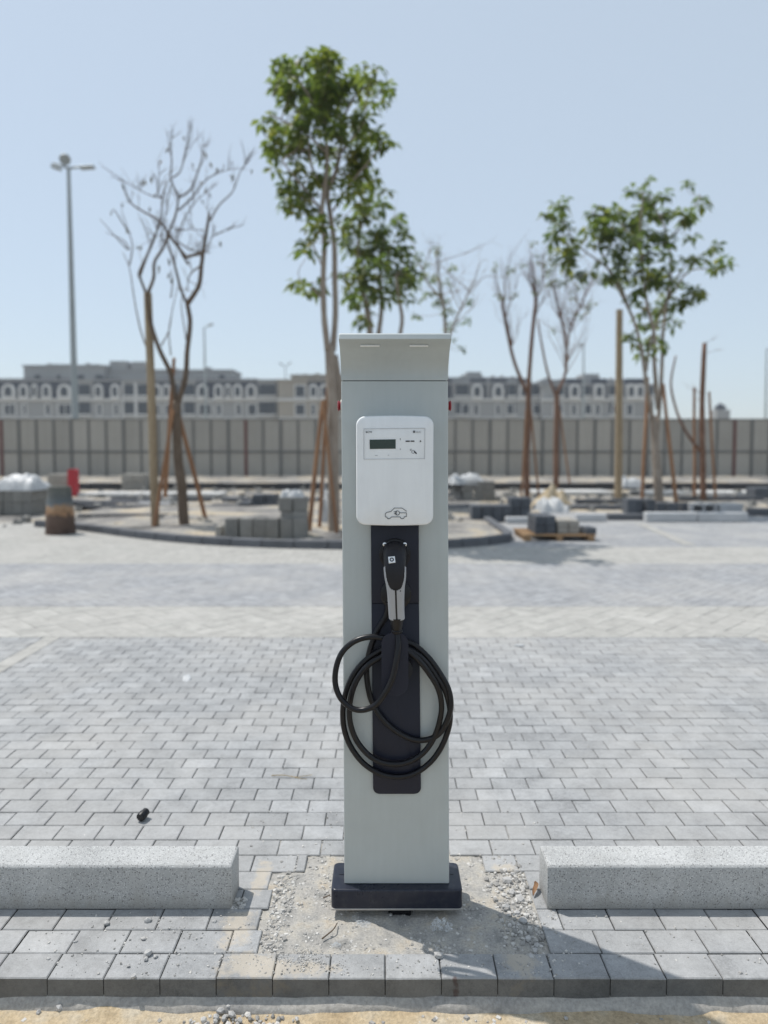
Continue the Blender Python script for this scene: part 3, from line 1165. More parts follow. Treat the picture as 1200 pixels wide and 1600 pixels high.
lettering('maker_lettering', 'BCW', (571.2, 676.4), 3.3, 'ink_mid', wallbox, YF)
lettering('network_lettering', 'SUC', (650.2, 676.3), 3.1, 'ink_soft', wallbox, YF)
flat_poly('network_mark', [(645.3, 672.8), (648.8, 672.8), (648.8, 676.2), (645.3, 676.2)], 'ink_mid', wallbox)
cs = lambda x, y_: (590 + x / 13.33, 780 + y_ / 13.33)
car_line = [cs(*q) for q in ((600, 250), (510, 185), (350, 185), (275, 258), (190, 275), (160, 305), (160, 365), (195, 378), (205, 400), (225, 410), (255, 405), (290, 370), (468, 370), (482, 398), (510, 408), (540, 402), (560, 368), (598, 360), (600, 285), (460, 284))]
plug_ring = [cs(412 + 45 * math.cos(a), 287 + 45 * math.sin(a)) for a in [k * 0.52 for k in range(13)]]
stroke('car_mark', [car_line, plug_ring, [cs(340, 262), cs(385, 262)], [cs(345, 304), cs(385, 304)], [cs(392, 255), cs(392, 318)]], 0.0016, 'ink_mid', wallbox)

# dark back plate in two lengths
def plate(name, top, bot, xa, xb, xc, xd, Y, rad=0.0):
    A, B = at(xa, top, YC), at(xb, top, YC)
    D, E = at(xd, bot, YC), at(xc, bot, YC)
    if rad:
        ol = [(A.x, A.z), (B.x, B.z)]
        for k in range(7):
            a = R(0 - 90 * k / 6)
            ol.append((D.x - rad + rad * math.cos(a), D.z + rad + rad * math.sin(a)))
        for k in range(7):
            a = R(270 - 90 * k / 6)
            ol.append((E.x + rad + rad * math.cos(a), E.z + rad + rad * math.sin(a)))
    else:
        ol = [(A.x, A.z), (B.x, B.z), (D.x, D.z), (E.x, E.z)]
    bm = prism(bmesh.new(), ol, Y, YC + 0.002)
    es = [e for e in bm.edges if abs(e.verts[0].co.y - Y) < 1e-6 and abs(e.verts[1].co.y - Y) < 1e-6]
    bmesh.ops.bevel(bm, geom=es, offset=0.0012, segments=2, profile=0.5, affect='EDGES')
    return obj(name, bm, 'navy', charger, smooth=40)


plate('holster_plate', 816, 941, 579.5, 654, 580.5, 654.5, YC - 0.012)
plate('cable_plate', 942, 1238.5, 580.5, 654.5, 583, 657.5, YC - 0.008, 0.018)

# holster socket with two screws
pc = at(617, 866, YC - 0.02)
bm = bmesh.new()
tube(bm, [(pc.x, YC - 0.010, pc.z), (pc.x, YC - 0.022, pc.z), (pc.x, YC - 0.024, pc.z)], [0.046, 0.046, 0.043], n=32)
sock = obj('holster_flange', bm, 'black', charger, smooth=40)
bm = bmesh.new()
tube(bm, [(pc.x, YC - 0.020, pc.z), (pc.x, YC - 0.050, pc.z - 0.004)], 0.040, n=32)
obj('holster_sleeve', bm, 'plug_dark', sock, smooth=40)
for px in (601, 632.5):
    q = at(px, 850.5, YC - 0.024)
    bm = bmesh.new()
    tube(bm, [(q.x, YC - 0.021, q.z), (q.x, YC - 0.0255, q.z), (q.x, YC - 0.0265, q.z)], [0.0058, 0.0058, 0.004], n=16)
    sc_ = obj('screw', bm, 'steel', sock, smooth=40)
    bm = bmesh.new()
    tube(bm, [(q.x + 0.0008, YC - 0.0263, q.z - 0.0008), (q.x + 0.0008, YC - 0.0272, q.z - 0.0008)], 0.0026, n=6)
    obj('screw_socket', bm, 'black', sc_)
# cable outlet behind the grip
q = at(618.5, 929, YC - 0.02)
bm = bmesh.new()
tube(bm, [(q.x, YC - 0.011, q.z), (q.x, YC - 0.022, q.z), (q.x, YC - 0.026, q.z)], [0.045, 0.045, 0.040], n=32)
obj('cable_outlet', bm, 'black', charger, smooth=40)

# plug: body, grip shells, boot
def px_half(w, Y):
    return w / FPX * Y


plug_path = [  # (px x, px y, Y, half width px, thickness)
    (617, 864, YC - 0.040, 18.2, 0.034), (617, 868, YC - 0.066, 18.0, 0.033), (617, 877, YC - 0.086, 17.6, 0.031), (617, 889, YC - 0.097, 17.0, 0.028),
    (617.5, 902, YC - 0.101, 16.2, 0.024), (618, 916, YC - 0.099, 14.0, 0.021), (618.6, 932, YC - 0.093, 12.6, 0.019), (619.2, 950, YC - 0.084, 12.0, 0.018), (620, 965, YC - 0.076, 11.8, 0.0175)]


def loft(path, n=28, grow=0.0):
    rings = []
    P = [at(a, b, c) for a, b, c, w, t in path]
    for i, (a, b, c, w, t) in enumerate(path):
        tg = (P[min(i + 1, len(P) - 1)] - P[max(i - 1, 0)]).normalized()
        u = Vector((1, 0, 0))
        v = tg.cross(u).normalized()       # faces the viewer (or up)
        if v.y > 0 or (abs(v.y) < 0.2 and v.z < 0):
            v = -v
        hw = px_half(w, c) + grow
        th = t + grow
        ring = []
        for k in range(n):
            an = 2 * math.pi * k / n
            ca, sa = math.cos(an), math.sin(an)
            ca = math.copysign(abs(ca) ** 0.8, ca)
            sa = math.copysign(abs(sa) ** 0.8, sa)
            ring.append(P[i] + u * hw * sa + v * th * ca)
        rings.append(ring)
    return rings


def dense(path, sub=4):
    return [tuple(p) for p in [tuple(v) for v in spath5(path, sub)]]


def spath5(path, sub):
    out = []
    m = len(path)
    for i in range(m - 1):
        p0 = path[max(i - 1, 0)]
        p1, p2 = path[i], path[i + 1]
        p3 = path[min(i + 2, m - 1)]
        for k in range(sub):
            t = k / sub
            out.append(tuple(0.5 * ((2 * b) + (c - a) * t + (2 * a - 5 * b + 4 * c - d_) * t * t + (3 * b - a - 3 * c + d_) * t ** 3) for a, b, c, d_ in zip(p0, p1, p2, p3)))
    out.append(path[-1])
    return out


def rings_bm(rings, keep=None, cap=True):
    bm = bmesh.new()
    V = [[bm.verts.new(p) for p in r] for r in rings]
    n = len(V[0])
    for i in range(len(V) - 1):
        for k in range(n):
            if keep is None or keep(i, k):
                bm.faces.new((V[i][k], V[i][(k + 1) % n], V[i + 1][(k + 1) % n], V[i + 1][k]))
    if cap:
        bm.faces.new(V[0][::-1])
        bm.faces.new(V[-1])
    return bm


dp = spath5(plug_path, 14)
NP = 112
plug = obj('plug', rings_bm(loft(dp, NP)), 'plug_dark', charger, smooth=50)


def grip_keep(i, k):
    y_ = dp[i][1]
    an = 2 * math.pi * (k + 0.5) / NP
    off = min(an, 2 * math.pi - an)          # 0 = towards the viewer
    t = min(1.0, off / R(54))
    edge = 917.5 - 31 * (1 - (1 - t ** 2.6) ** 0.45)
    if off > R(54):
        edge = 886.5
    return y_ > edge


bm = rings_bm(loft(dp, NP, 0.0014), grip_keep, False)
bmesh.ops.solidify(bm, geom=bm.faces[:], thickness=0.0012) if False else None
obj('grip_shell', bm, 'grip', plug, smooth=50)
for v in list(range(0)):
    pass
def on_plug(py, side=0.0, lift=0.0):
    """Point, outward normal and downward direction on the viewer's side of the plug at a photo row."""
    i = min(range(len(dp)), key=lambda q: abs(dp[q][1] - py))
    a, b, c, w, t = dp[i]
    P = at(a, b, c)
    tg = (at(*dp[min(i + 1, len(dp) - 1)][:3]) - at(*dp[max(i - 1, 0)][:3])).normalized()
    v = tg.cross(Vector((1, 0, 0))).normalized()
    if v.y > 0 or (abs(v.y) < 0.2 and v.z < 0):
        v = -v
    hw_ = px_half(w, c)
    k = max(0.0, 1 - abs(side / hw_) ** 2.5) ** 0.4
    return P + Vector((side, 0, 0)) + v * (t * k + lift), v, tg


bm = bmesh.new()
rows = [r[1] for r in dp if r[1] > 915]
prev = None
for r in rows:
    p_, v_, t_ = on_plug(r, 0.0, 0.0019)
    cur = (bm.verts.new(p_ + Vector((-0.0024, 0, 0))), bm.verts.new(p_ + Vector((0.0024, 0, 0))))
    if prev:
        bm.faces.new((prev[0], prev[1], cur[1], cur[0]))
    prev = cur
obj('grip_line', bm, 'black', plug)
p_, v_, t_ = on_plug(919.5, 0.013, 0.0)
bm = bmesh.new()
tube(bm, [p_ - v_ * 0.004, p_ + v_ * 0.0022], 0.0019, n=10)
obj('grip_screw_hole', bm, 'black', plug)
# square maker's badge
p_, v_, t_ = on_plug(881, -0.009, 0.0)
ux = (Vector((1, 0, 0)) + t_ * -0.1).normalized()
uy = v_.cross(ux).normalized()


def framed(bm, o_, ax_, ay_, az_, poly, h0, h1):
    A_ = [bm.verts.new(o_ + ax_ * x + ay_ * y_ + az_ * h0) for x, y_ in poly]
    B_ = [bm.verts.new(o_ + ax_ * x + ay_ * y_ + az_ * h1) for x, y_ in poly]
    m_ = len(poly)
    for q in range(m_):
        bm.faces.new((A_[q], A_[(q + 1) % m_], B_[(q + 1) % m_], B_[q]))
    bm.faces.new(A_[::-1])
    bm.faces.new(B_)
    return bm


hb = 0.0092
badge = obj('plug_badge', framed(bmesh.new(), p_, ux, uy, v_, [(-hb, -hb), (hb, -hb), (hb, hb), (-hb, hb)], -0.004, 0.0022), 'white', plug)
bm = bmesh.new()
ringp = [p_ + v_ * 0.0024 + ux * 0.0046 * math.cos(a) + uy * 0.0046 * math.sin(a) for a in [k * math.pi / 10 for k in range(21)]]
tube(bm, ringp, 0.0016, n=6, cap=False)
obj('badge_ring', bm, 'ink', badge)
# latch nib
lq = at(617, 869, YC - 0.105)
bm = bmesh.new()
obox(bm, Vector((lq.x, YC - 0.093, lq.z - 0.002)), 0.017, 0.02, 0.009, 0, R(-28), 0, 0.002)
obj('latch', bm, 'black', plug)
boot = [at(620, 963, YC - 0.0775), at(620, 970, YC - 0.074), at(620, 978, YC - 0.071), at(620, 983, YC - 0.069), at(620, 984.5, YC - 0.069), at(620, 987, YC - 0.068), at(620, 992, YC - 0.067)]
bm = bmesh.new()
tube(bm, boot, [0.0205, 0.0190, 0.0165, 0.0145, 0.0170, 0.0165, 0.0095], n=24)
obj('plug_boot', bm, 'black', plug, smooth=45)

# hook: pill plate on a spindle
YH = YC - 0.078
A, B = at(596, 988, YH), at(638, 1088, YH)
hx, hzc = (A.x + B.x) / 2, (A.z + B.z) / 2
hw = (B.x - A.x)
hh = (A.z - B.z)
bm = prism(bmesh.new(), round_rect(hx, hzc, hw, hh, hw * 0.47, 10), YH, YH + 0.007)
es = [e for e in bm.edges if abs(e.verts[0].co.y - YH) < 1e-6 and abs(e.verts[1].co.y - YH) < 1e-6]
bmesh.ops.bevel(bm, geom=es, offset=0.002, segments=3, profile=0.5, affect='EDGES')
hook = obj('cable_hook', bm, 'navy', charger, smooth=40)
q = at(628, 1044, YC - 0.04)
bm = bmesh.new()
tube(bm, [(q.x - 0.004, YC - 0.006, q.z), (q.x - 0.004, YH + 0.006, q.z + 0.004)], 0.034, n=28)
obj('hook_spindle', bm, 'black', hook, smooth=40)

# the cable: one run from the outlet through three hanging turns to the plug
cc = lambda x, y_: (500 + x / 3.6375, 820 + y_ / 3.6375)
run = [((392, 440), .028), ((372, 520), .020), ((325, 600), .018), ((290, 690), .020), ((268, 800), .020), ((268, 900), .020), ((292, 1000), .019), ((345, 1090), .019), ((430, 1168), .019),
       ((530, 1218), .020), ((610, 1222), .024), ((678, 1185), .030), ((722, 1110), .038), ((744, 1020), .040), ((728, 930), .036), ((680, 835), .032), ((610, 745), .030), ((520, 672), .030),
       ((430, 668), .028), ((350, 712), .026), ((262, 768), .024), ((190, 850), .024), ((148, 950), .024), ((128, 1060), .024), ((140, 1170), .022), ((180, 1270), .020), ((250, 1355), .019), ((340, 1412), .018),
       ((440, 1432), .018), ((540, 1412), .018), ((625, 1350), .019), ((690, 1262), .022), ((730, 1160), .026), ((742, 1060), .030), ((715, 950), .034), ((660, 858), .036), ((590, 770), .040), ((515, 712), .042),
       ((430, 700), .042), ((350, 748), .040), ((280, 792), .038), ((220, 860), .036), ((184, 950), .034), ((168, 1060), .032), ((182, 1160), .030), ((222, 1250), .028), ((300, 1325), .026), ((400, 1362), .025),
       ((500, 1350), .025), ((585, 1295), .026), ((645, 1215), .028), ((682, 1120), .032), ((690, 1020), .038), ((668, 925), .045), ((618, 840), .052), ((560, 770), .056), ((505, 722), .056),
       ((440, 668), .056), ((360, 640), .058), ((270, 640), .060), ((190, 668), .062), ((125, 730), .064), ((90, 815), .066), ((88, 905), .068), ((118, 985), .072), ((175, 1040), .076), ((245, 1053), .082),
       ((315, 1022), .090), ((370, 960), .098), ((410, 875), .100), ((433, 780), .097), ((444, 690), .088), ((440, 625), .074), ((437, 600), .068)]
pts = []
rg0 = random.Random(17)
for (pxy, dy) in run:
    u, w = cc(*pxy)
    pts.append(at(u + rg0.uniform(-.7, .7), w + rg0.uniform(-.7, .7), YC - dy))
bm = bmesh.new()
tube(bm, smooth_path(pts, 5), 0.0084, n=14)
obj('charging_cable', bm, 'black', charger, smooth=60)
# tape collars on the coil
for a, b in (((640, 845), (655, 868)),):
    pass

# ================================================================== loose bits round the charger
grav = bmesh.new()
rg = random.Random(5)


def scatter(bm, n, x0, x1, y0, y1, zf, s0, s1, f=shard, power=2.2, mask=None):
    k = 0
    tries = 0
    while k < n and tries < n * 12:
        tries += 1
        x, y_ = rg.uniform(x0, x1), rg.uniform(y0, y1)
        if mask and rg.random() > mask(x, y_):
            continue
        s_ = s0 + (s1 - s0) * rg.random() ** power
        f(bm, (x, y_, zf(x, y_) - s_ * rg.uniform(0.0, 0.45)), s_, rg)
        k += 1


def pm(x, y_):
    e = min(x - PATCH[0], PATCH[1] - x)
    side = math.exp(-(e / 0.06) ** 2)
    return min(1.0, 0.12 + 0.8 * side + max(0, fbm(x, y_, 9, 12)) * 0.8)


scatter(grav, 3400, PATCH[0] + .006, PATCH[1] - .006, PATCH[2] + .005, PATCH[3], lambda x, y_: patch_z(x, y_) - 0.001, 0.0012, 0.0055, mask=pm)
scatter(grav, 420, PATCH[1] - 0.13, PATCH[1] - .006, PATCH[2] + .03, PATCH[3] - 0.02, lambda x, y_: patch_z(x, y_), 0.003, 0.010, f=lambda b_, c_, s_, r_: rock(b_, c_, s_, r_, 0.8, 1), power=1.8, mask=lambda x, y_: 0.25 + 0.75 * ((x - PATCH[1] + 0.13) / 0.13))
scatter(grav, 260, PATCH[0] + .004, PATCH[0] + 0.07, PATCH[2] + .01, PATCH[3], lambda x, y_: patch_z(x, y_), 0.003, 0.008)
scatter(grav, 90, xl - 0.0, xl + 0.035, WS_Y + 0.005, WS_Y + 0.05, lambda x, y_: 0.0, 0.003, 0.010)
scatter(grav, 160, -0.25, 0.3, PATCH[3] - ROW, PATCH[3] + ROW * 1.8, lambda x, y_: patch_z(x, y_), 0.002, 0.007, mask=lambda x, y_: 1 if (x < -0.11 or x > 0.2) else 0)
tag(obj('gravel', grav, 'gravel'), 'crushed grey gravel in the opened paving round the charger base', 'gravel', kind='stuff')
grit = bmesh.new()
scatter(grit, 300, -1.05, -0.3, KF + 0.01, WS_Y, lambda x, y_: 0.0005, 0.0010, 0.0040, mask=lambda x, y_: 0.12 + 0.88 * math.exp(-((x + 0.55) / 0.25) ** 2))
scatter(grit, 260, 0.35, 1.1, KF + 0.01, WS_Y, lambda x, y_: 0.0005, 0.0010, 0.0040, mask=lambda x, y_: 0.15 + 0.85 * math.exp(-((x - 0.42) / 0.12) ** 2))
scatter(grit, 700, -0.45, -0.1, KF + 0.02, KF + ROW * 1.3, lambda x, y_: 0.0003, 0.0006, 0.0026, mask=lambda x, y_: 0.1 + max(0, fbm(x, y_, 12, 31)) * 1.5)
scatter(grit, 260, -0.4, 0.5, KF + 0.01, KF + ROW, lambda x, y_: 0.0005, 0.0008, 0.0035)
scatter(grit, 160, -2.4, 2.4, 2.4, 4.2, lambda x, y_: 0.0005, 0.0012, 0.0050)
scatter(grit, 150, -0.5, 0.6, 2.3, 2.7, lambda x, y_: 0.0005, 0.0012, 0.0050)
tag(obj('paving_grit', grit, 'gravel'), 'fine stone grit strewn over the pavers', 'grit', kind='stuff')
rub = bmesh.new()
scatter(rub, 900, -1.3, 1.3, KF - 0.35, KF - 0.025, lambda x, y_: -0.077 + 0.010 * fbm(x, y_, 2.2, 3), 0.0012, 0.008, power=2.6, mask=lambda x, y_: 0.1 + max(0, fbm(x, y_, 2.2, 21)) * 1.4)
scatter(rub, 260, -0.52, -0.22, KF - 0.16, KF - 0.03, lambda x, y_: -0.074 + 0.010 * fbm(x, y_, 2.2, 3), 0.002, 0.009, f=lambda b_, c_, s_, r_: rock(b_, c_, s_, r_, 0.8, 1), power=2.0, mask=lambda x, y_: math.exp(-((x + 0.36) / 0.10) ** 2) + 0.15)
tag(obj('rubble_grit', rub, 'gravel'), 'crushed rubble lying in the sand before the kerb edge', 'rubble', kind='stuff')

# countable larger stones
stones = [((479, 1220 + 640 / 2.857), 165), ]
def stone(px, py, size_px, z, label, grp):
    g = gr(px, py, z)
    s_ = size_px / 2 / FPX * g.y
    bm = rock(bmesh.new(), (0, 0, 0), s_, rg, 0.75, 1)
    for v in bm.verts:
        v.co += g
    o = obj('stone', bm, 'stone', base=True)
    return tag(o, label, 'stone', grp)


lab = 'small grey stone on the pavers in front of the left wheel stop'
for px, py, s_ in ((167, 1444, 11), (231, 1440, 13), (224, 1468, 10), (231, 1492, 15), (243, 1496, 9), (228, 1500, 10), (201, 1510, 9), (209, 1527, 9), (335, 1441, 9), (76, 1499, 6), (118, 1472, 7)):
    stone(px, py, s_, 0.0, lab, 'stones by the left wheel stop')
lab = 'grey rubble stone in the sand below the kerb edge'
for px, py, s_ in ((93, 1578, 13), (148, 1576, 14), (60, 1583, 9), (345, 1582, 14), (356, 1576, 16), (362, 1588, 15), (350, 1594, 13), (338, 1591, 10), (375, 1596, 11), (482, 1580, 9), (464, 1594, 11), (884, 1592, 9), (435, 1578, 9)):
    stone(px, py, s_, -0.074, lab, 'stones in the sand below the kerb')
lab = 'grey stone in the gravel heap beside the right wheel stop'
for px, py, s_ in ((793, 1379, 16), (801, 1368, 12), (812, 1408, 18), (791, 1420, 15), (808, 1428, 12), (782, 1390, 11), (836, 1488, 12), (826, 1470, 12), (800, 1397, 13), (818, 1440, 13), (839, 1478, 10), (830, 1496, 12)):
    stone(px, py, s_, -0.006, lab, 'stones beside the right wheel stop')
tag(stone(685, 1495, 15, 0.0, '', ''), 'small pale stone at the shadow edge on the kerb row', 'stone')

# black pipe end on the bay
g = gr(221, 1284)
bm = bmesh.new()
ax = Vector((0.16, 0.45, 0.10)).normalized()
c0 = g + Vector((-0.004, -0.004, 0.0165))
tube(bm, [c0, c0 + ax * 0.004, c0 + ax * 0.024, c0 + ax * 0.026, c0 + ax * 0.038, c0 + ax * 0.041], [0.0155, 0.017, 0.017, 0.0145, 0.0145, 0.012], n=20)
tag(obj('pipe_plug', bm, 'black', smooth=35, base=True), 'small black plastic pipe plug lying on the pavers', 'pipe plug')
# twigs and leaf
g = gr(455, 1214)
bm = bmesh.new()
tube(bm, smooth_path([g + Vector((-0.085, 0.006, 0.004)), g + Vector((-0.03, 0.0, 0.008)), g + Vector((0.02, -0.008, 0.004)), g + Vector((0.09, 0.004, 0.008))], 4), 0.0018, 0.001, n=5)
tube(bm, smooth_path([g + Vector((0.0, -0.004, 0.006)), g + Vector((0.04, -0.022, 0.004)), g + Vector((0.07, -0.026, 0.004))], 4), 0.0014, 0.0008, n=5)
tag(obj('straw_twig', bm, 'twig', base=True), 'dry straw twig on the pavers left of the charger', 'twig')
for (pa_, pb_, lab) in (((505, 1403), (515, 1398), 'short dark twig beside the left end of the charger base'), ((503, 1467), (527, 1442), 'dark twig leaning out from under the charger base')):
    a, b = gr(pa_[0], pa_[1], 0.0), gr(pb_[0], pb_[1], 0.004)
    mid = (a + b) / 2 + Vector((0.01, -0.004, 0.006))
    bm = bmesh.new()
    tube(bm, smooth_path([a, mid, b], 5), 0.0022, 0.0014, n=6)
    tag(obj('dark_twig', bm, 'bark_dark', base=True), lab, 'twig')
g = gr(836, 1397)
bm = bmesh.new()
lp = smooth_path([g + Vector((-0.010, -0.018, 0.004)), g + Vector((-0.002, -0.002, 0.012)), g + Vector((0.008, 0.02, 0.016)), g + Vector((0.004, 0.03, 0.02))], 3)
prev = None
for i, p in enumerate(lp):
    w = 0.008 * math.sin(math.pi * (i + 0.6) / (len(lp) + 0.2))
    v = (bm.verts.new(p + Vector((-w, 0, 0.004))), bm.verts.new(p), bm.verts.new(p + Vector((w, 0, 0.005))))
    if prev:
        bm.faces.new((prev[0], prev[1], v[1], v[0]))
        bm.faces.new((prev[1], prev[2], v[2], v[1]))
    prev = v
tag(obj('dead_leaf', bm, 'dead_leaf', smooth=True, base=True), 'curled brown leaf at the end of the right wheel stop', 'leaf')


def crumple(name, px, py, w, h, label, seed, z=-0.006):
    g = gr(px, py, z)
    bm = bmesh.new()
    n = 22
    G = [[None] * (n + 1) for _ in range(n + 1)]
    for j in range(n + 1):
        for i in range(n + 1):
            u, v = -1 + 2 * i / n, -1 + 2 * j / n
            q = Vector((u * 1.6 + seed, v * 1.6, seed * 0.7))
            hh_ = abs(noise.noise(q)) + 0.5 * abs(noise.noise(q * 2.3)) + 0.3 * abs(noise.noise(q * 5.1))
            fall = max(0.0, 1 - (u * u + v * v) * 0.7)
            G[j][i] = bm.verts.new(g + Vector((u * w * (1 + 0.35 * noise.noise(q * 1.3 + Vector((5, 0, 0)))), v * w * 0.6 * (1 + 0.35 * noise.noise(q * 1.2 + Vector((0, 7, 0)))), h * (0.1 + 1.6 * hh_ * fall))))
    for j in range(n):
        for i in range(n):
            bm.faces.new((G[j][i], G[j][i + 1], G[j + 1][i + 1], G[j + 1][i]))
    return tag(obj(name, bm, 'film', base=True), label, 'plastic')


crumple('plastic_scrap', 690, 1450, 0.030, 0.026, 'crumpled clear plastic under the right end of the charger base', 3.0)
crumple('plastic_scrap', 568, 1445, 0.022, 0.010, 'thin clear plastic scrap under the left end of the charger base', 8.0)
crumple('plastic_scrap', 525, 1478, 0.014, 0.010, 'small clear plastic scrap on the cement left of the charger shadow', 5.0)
# pale scraps further out on the bay
for px, py, lab in ((812, 1009, 'white scrap lying on the bay near the cream strip'), (292, 1062, 'white scrap lying on the bay left of the charger')):
    g = gr(px, py)
    bm = rock(bmesh.new(), g, 0.035, rg, 0.25)
    tag(obj('paper_scrap', bm, 'sheet', base=True), lab, 'scrap')

# ================================================================== planting island
isl_px = [(70, 836), (112, 828), (160, 834), (220, 842), (300, 850), (370, 854), (450, 857), (535, 858.5), (620, 858.5), (700, 857), (755, 853), (790, 849), (802, 845), (800, 841), (782, 828), (764, 815), (748, 806)]
ip = [gr(a, b) for a, b in isl_px]
ip[0] = ip[1] + Vector((-0.9, 0.5, 0))
ipath = smooth_path(ip, 6)
kerb = thing('island_kerb', ipath[40], 'low dark kerb curving round the planting island', 'kerb')
# resample into stones
seglen = 0.48
acc = [0.0]
for a, b in zip(ipath[:-1], ipath[1:]):
    acc.append(acc[-1] + (b - a).length)


def on_path(s_):
    s_ = min(max(s_, 0), acc[-1])
    for i in range(len(acc) - 1):
        if acc[i + 1] >= s_:
            t = (s_ - acc[i]) / max(1e-9, acc[i + 1] - acc[i])
            return ipath[i].lerp(ipath[i + 1], t)
    return ipath[-1]


s_ = 0.0
while s_ < acc[-1] - 0.1:
    e = min(s_ + seglen, acc[-1])
    a, b = on_path(s_ + 0.005), on_path(e - 0.005)
    d_ = (b - a)
    bm = bmesh.new()
    mid = (a + b) / 2
    nrm = Vector((-d_.y, d_.x, 0)).normalized()
    obox(bm, mid + nrm * 0.065 + Vector((0, 0, -0.02)), d_.length, 0.13, 0.135 + rg.uniform(-0.004, 0.004), math.atan2(d_.y, d_.x), 0, 0, 0.012)
    obj('kerb_stone', bm, 'kerb', kerb)
    s_ = e
# sand fill of the island
bm = bmesh.new()
poly = [p for p in ipath] + [Vector((2.0, 17.5, 0)), Vector((-6.5, 17.5, 0))]
cen = Vector((-1.5, 13.0, 0))
ring0 = [bm.verts.new((p + (cen - p).normalized() * 0.1) + Vector((0, 0, 0.055))) for p in poly]
ring1 = [bm.verts.new(p.lerp(cen, 0.35) + Vector((0, 0, 0.09 + 0.06 * fbm(p.x, p.y, 1.1, 4)))) for p in poly]
cv = bm.verts.new(cen + Vector((0, 0, 0.1)))
for i in range(len(poly)):
    j = (i + 1) % len(poly)
    bm.faces.new((ring0[i], ring0[j], ring1[j], ring1[i]))
    bm.faces.new((ring1[i], ring1[j], cv))
tag(obj('island_sand', bm, 'yard', smooth=True), kind='structure')

# ================================================================== trees
def jit(p, a):
    return p + Vector((random.uniform(-a, a), random.uniform(-a, a), random.uniform(-a, a)))


def twigs(bm, start, direction, length, radius, depth, spread=0.55, tips=None, droop=0.0):
    n = 4
    pts_ = [start]
    d_ = direction.normalized()
    for i in range(n):
        d_ = (d_ + Vector((random.gauss(0, 0.10), random.gauss(0, 0.10), random.gauss(0.04 - droop, 0.08)))).normalized()
        pts_.append(pts_[-1] + d_ * length / n)
    tube(bm, pts_, radius, radius * 0.45, n=5 if radius > 0.012 else 4)
    if depth == 0:
        if tips is not None:
            tips.append((pts_[-1], d_))
        return
    for k in range(random.choice((2, 2, 3))):
        i = random.choice((2, 3, 4))
        nd = (d_ + Vector((random.gauss(0, spread), random.gauss(0, spread), random.gauss(0.1, spread * 0.7)))).normalized()
        twigs(bm, pts_[i], nd, length * random.uniform(0.5, 0.8), radius * 0.5, depth - 1, spread, tips, droop)


def leaf(bm, p, d_, up, L, w):
    """One folded leaflet: four triangles, arched along its length."""
    side = d_.cross(up)
    if side.length < 1e-4:
        side = d_.orthogonal()
    side.normalize()
    nrm = side.cross(d_)
    a = bm.verts.new(p)
    m1 = bm.verts.new(p + d_ * L * 0.5 + side * w + nrm * w * 0.35)
    m2 = bm.verts.new(p + d_ * L * 0.5 - side * w + nrm * w * 0.35)
    c_ = bm.verts.new(p + d_ * L * 0.55)
    t = bm.verts.new(p + d_ * L - Vector((0, 0, L * 0.22)))
    bm.faces.new((a, m1, c_))
    bm.faces.new((a, c_, m2))
    bm.faces.new((m1, t, c_))
    bm.faces.new((c_, t, m2))


def rosette(bm, p, L, n=6, w=0.22, droop=0.35):
    """Leaves radiating from a shoot tip, drooping."""
    tilt = Vector((random.gauss(0, 0.35), random.gauss(0, 0.35), 1)).normalized()
    u = tilt.orthogonal().normalized()
    v = tilt.cross(u)
    a0 = random.uniform(0, 6.28)
    for k in range(n):
        a = a0 + 2 * math.pi * k / n + random.uniform(-0.3, 0.3)
        d_ = (u * math.cos(a) + v * math.sin(a) + tilt * random.uniform(-droop - 0.5, 0.35)).normalized()
        leaf(bm, p + d_ * L * 0.12, d_, tilt, L * random.uniform(0.7, 1.2), L * w * random.uniform(0.8, 1.2))


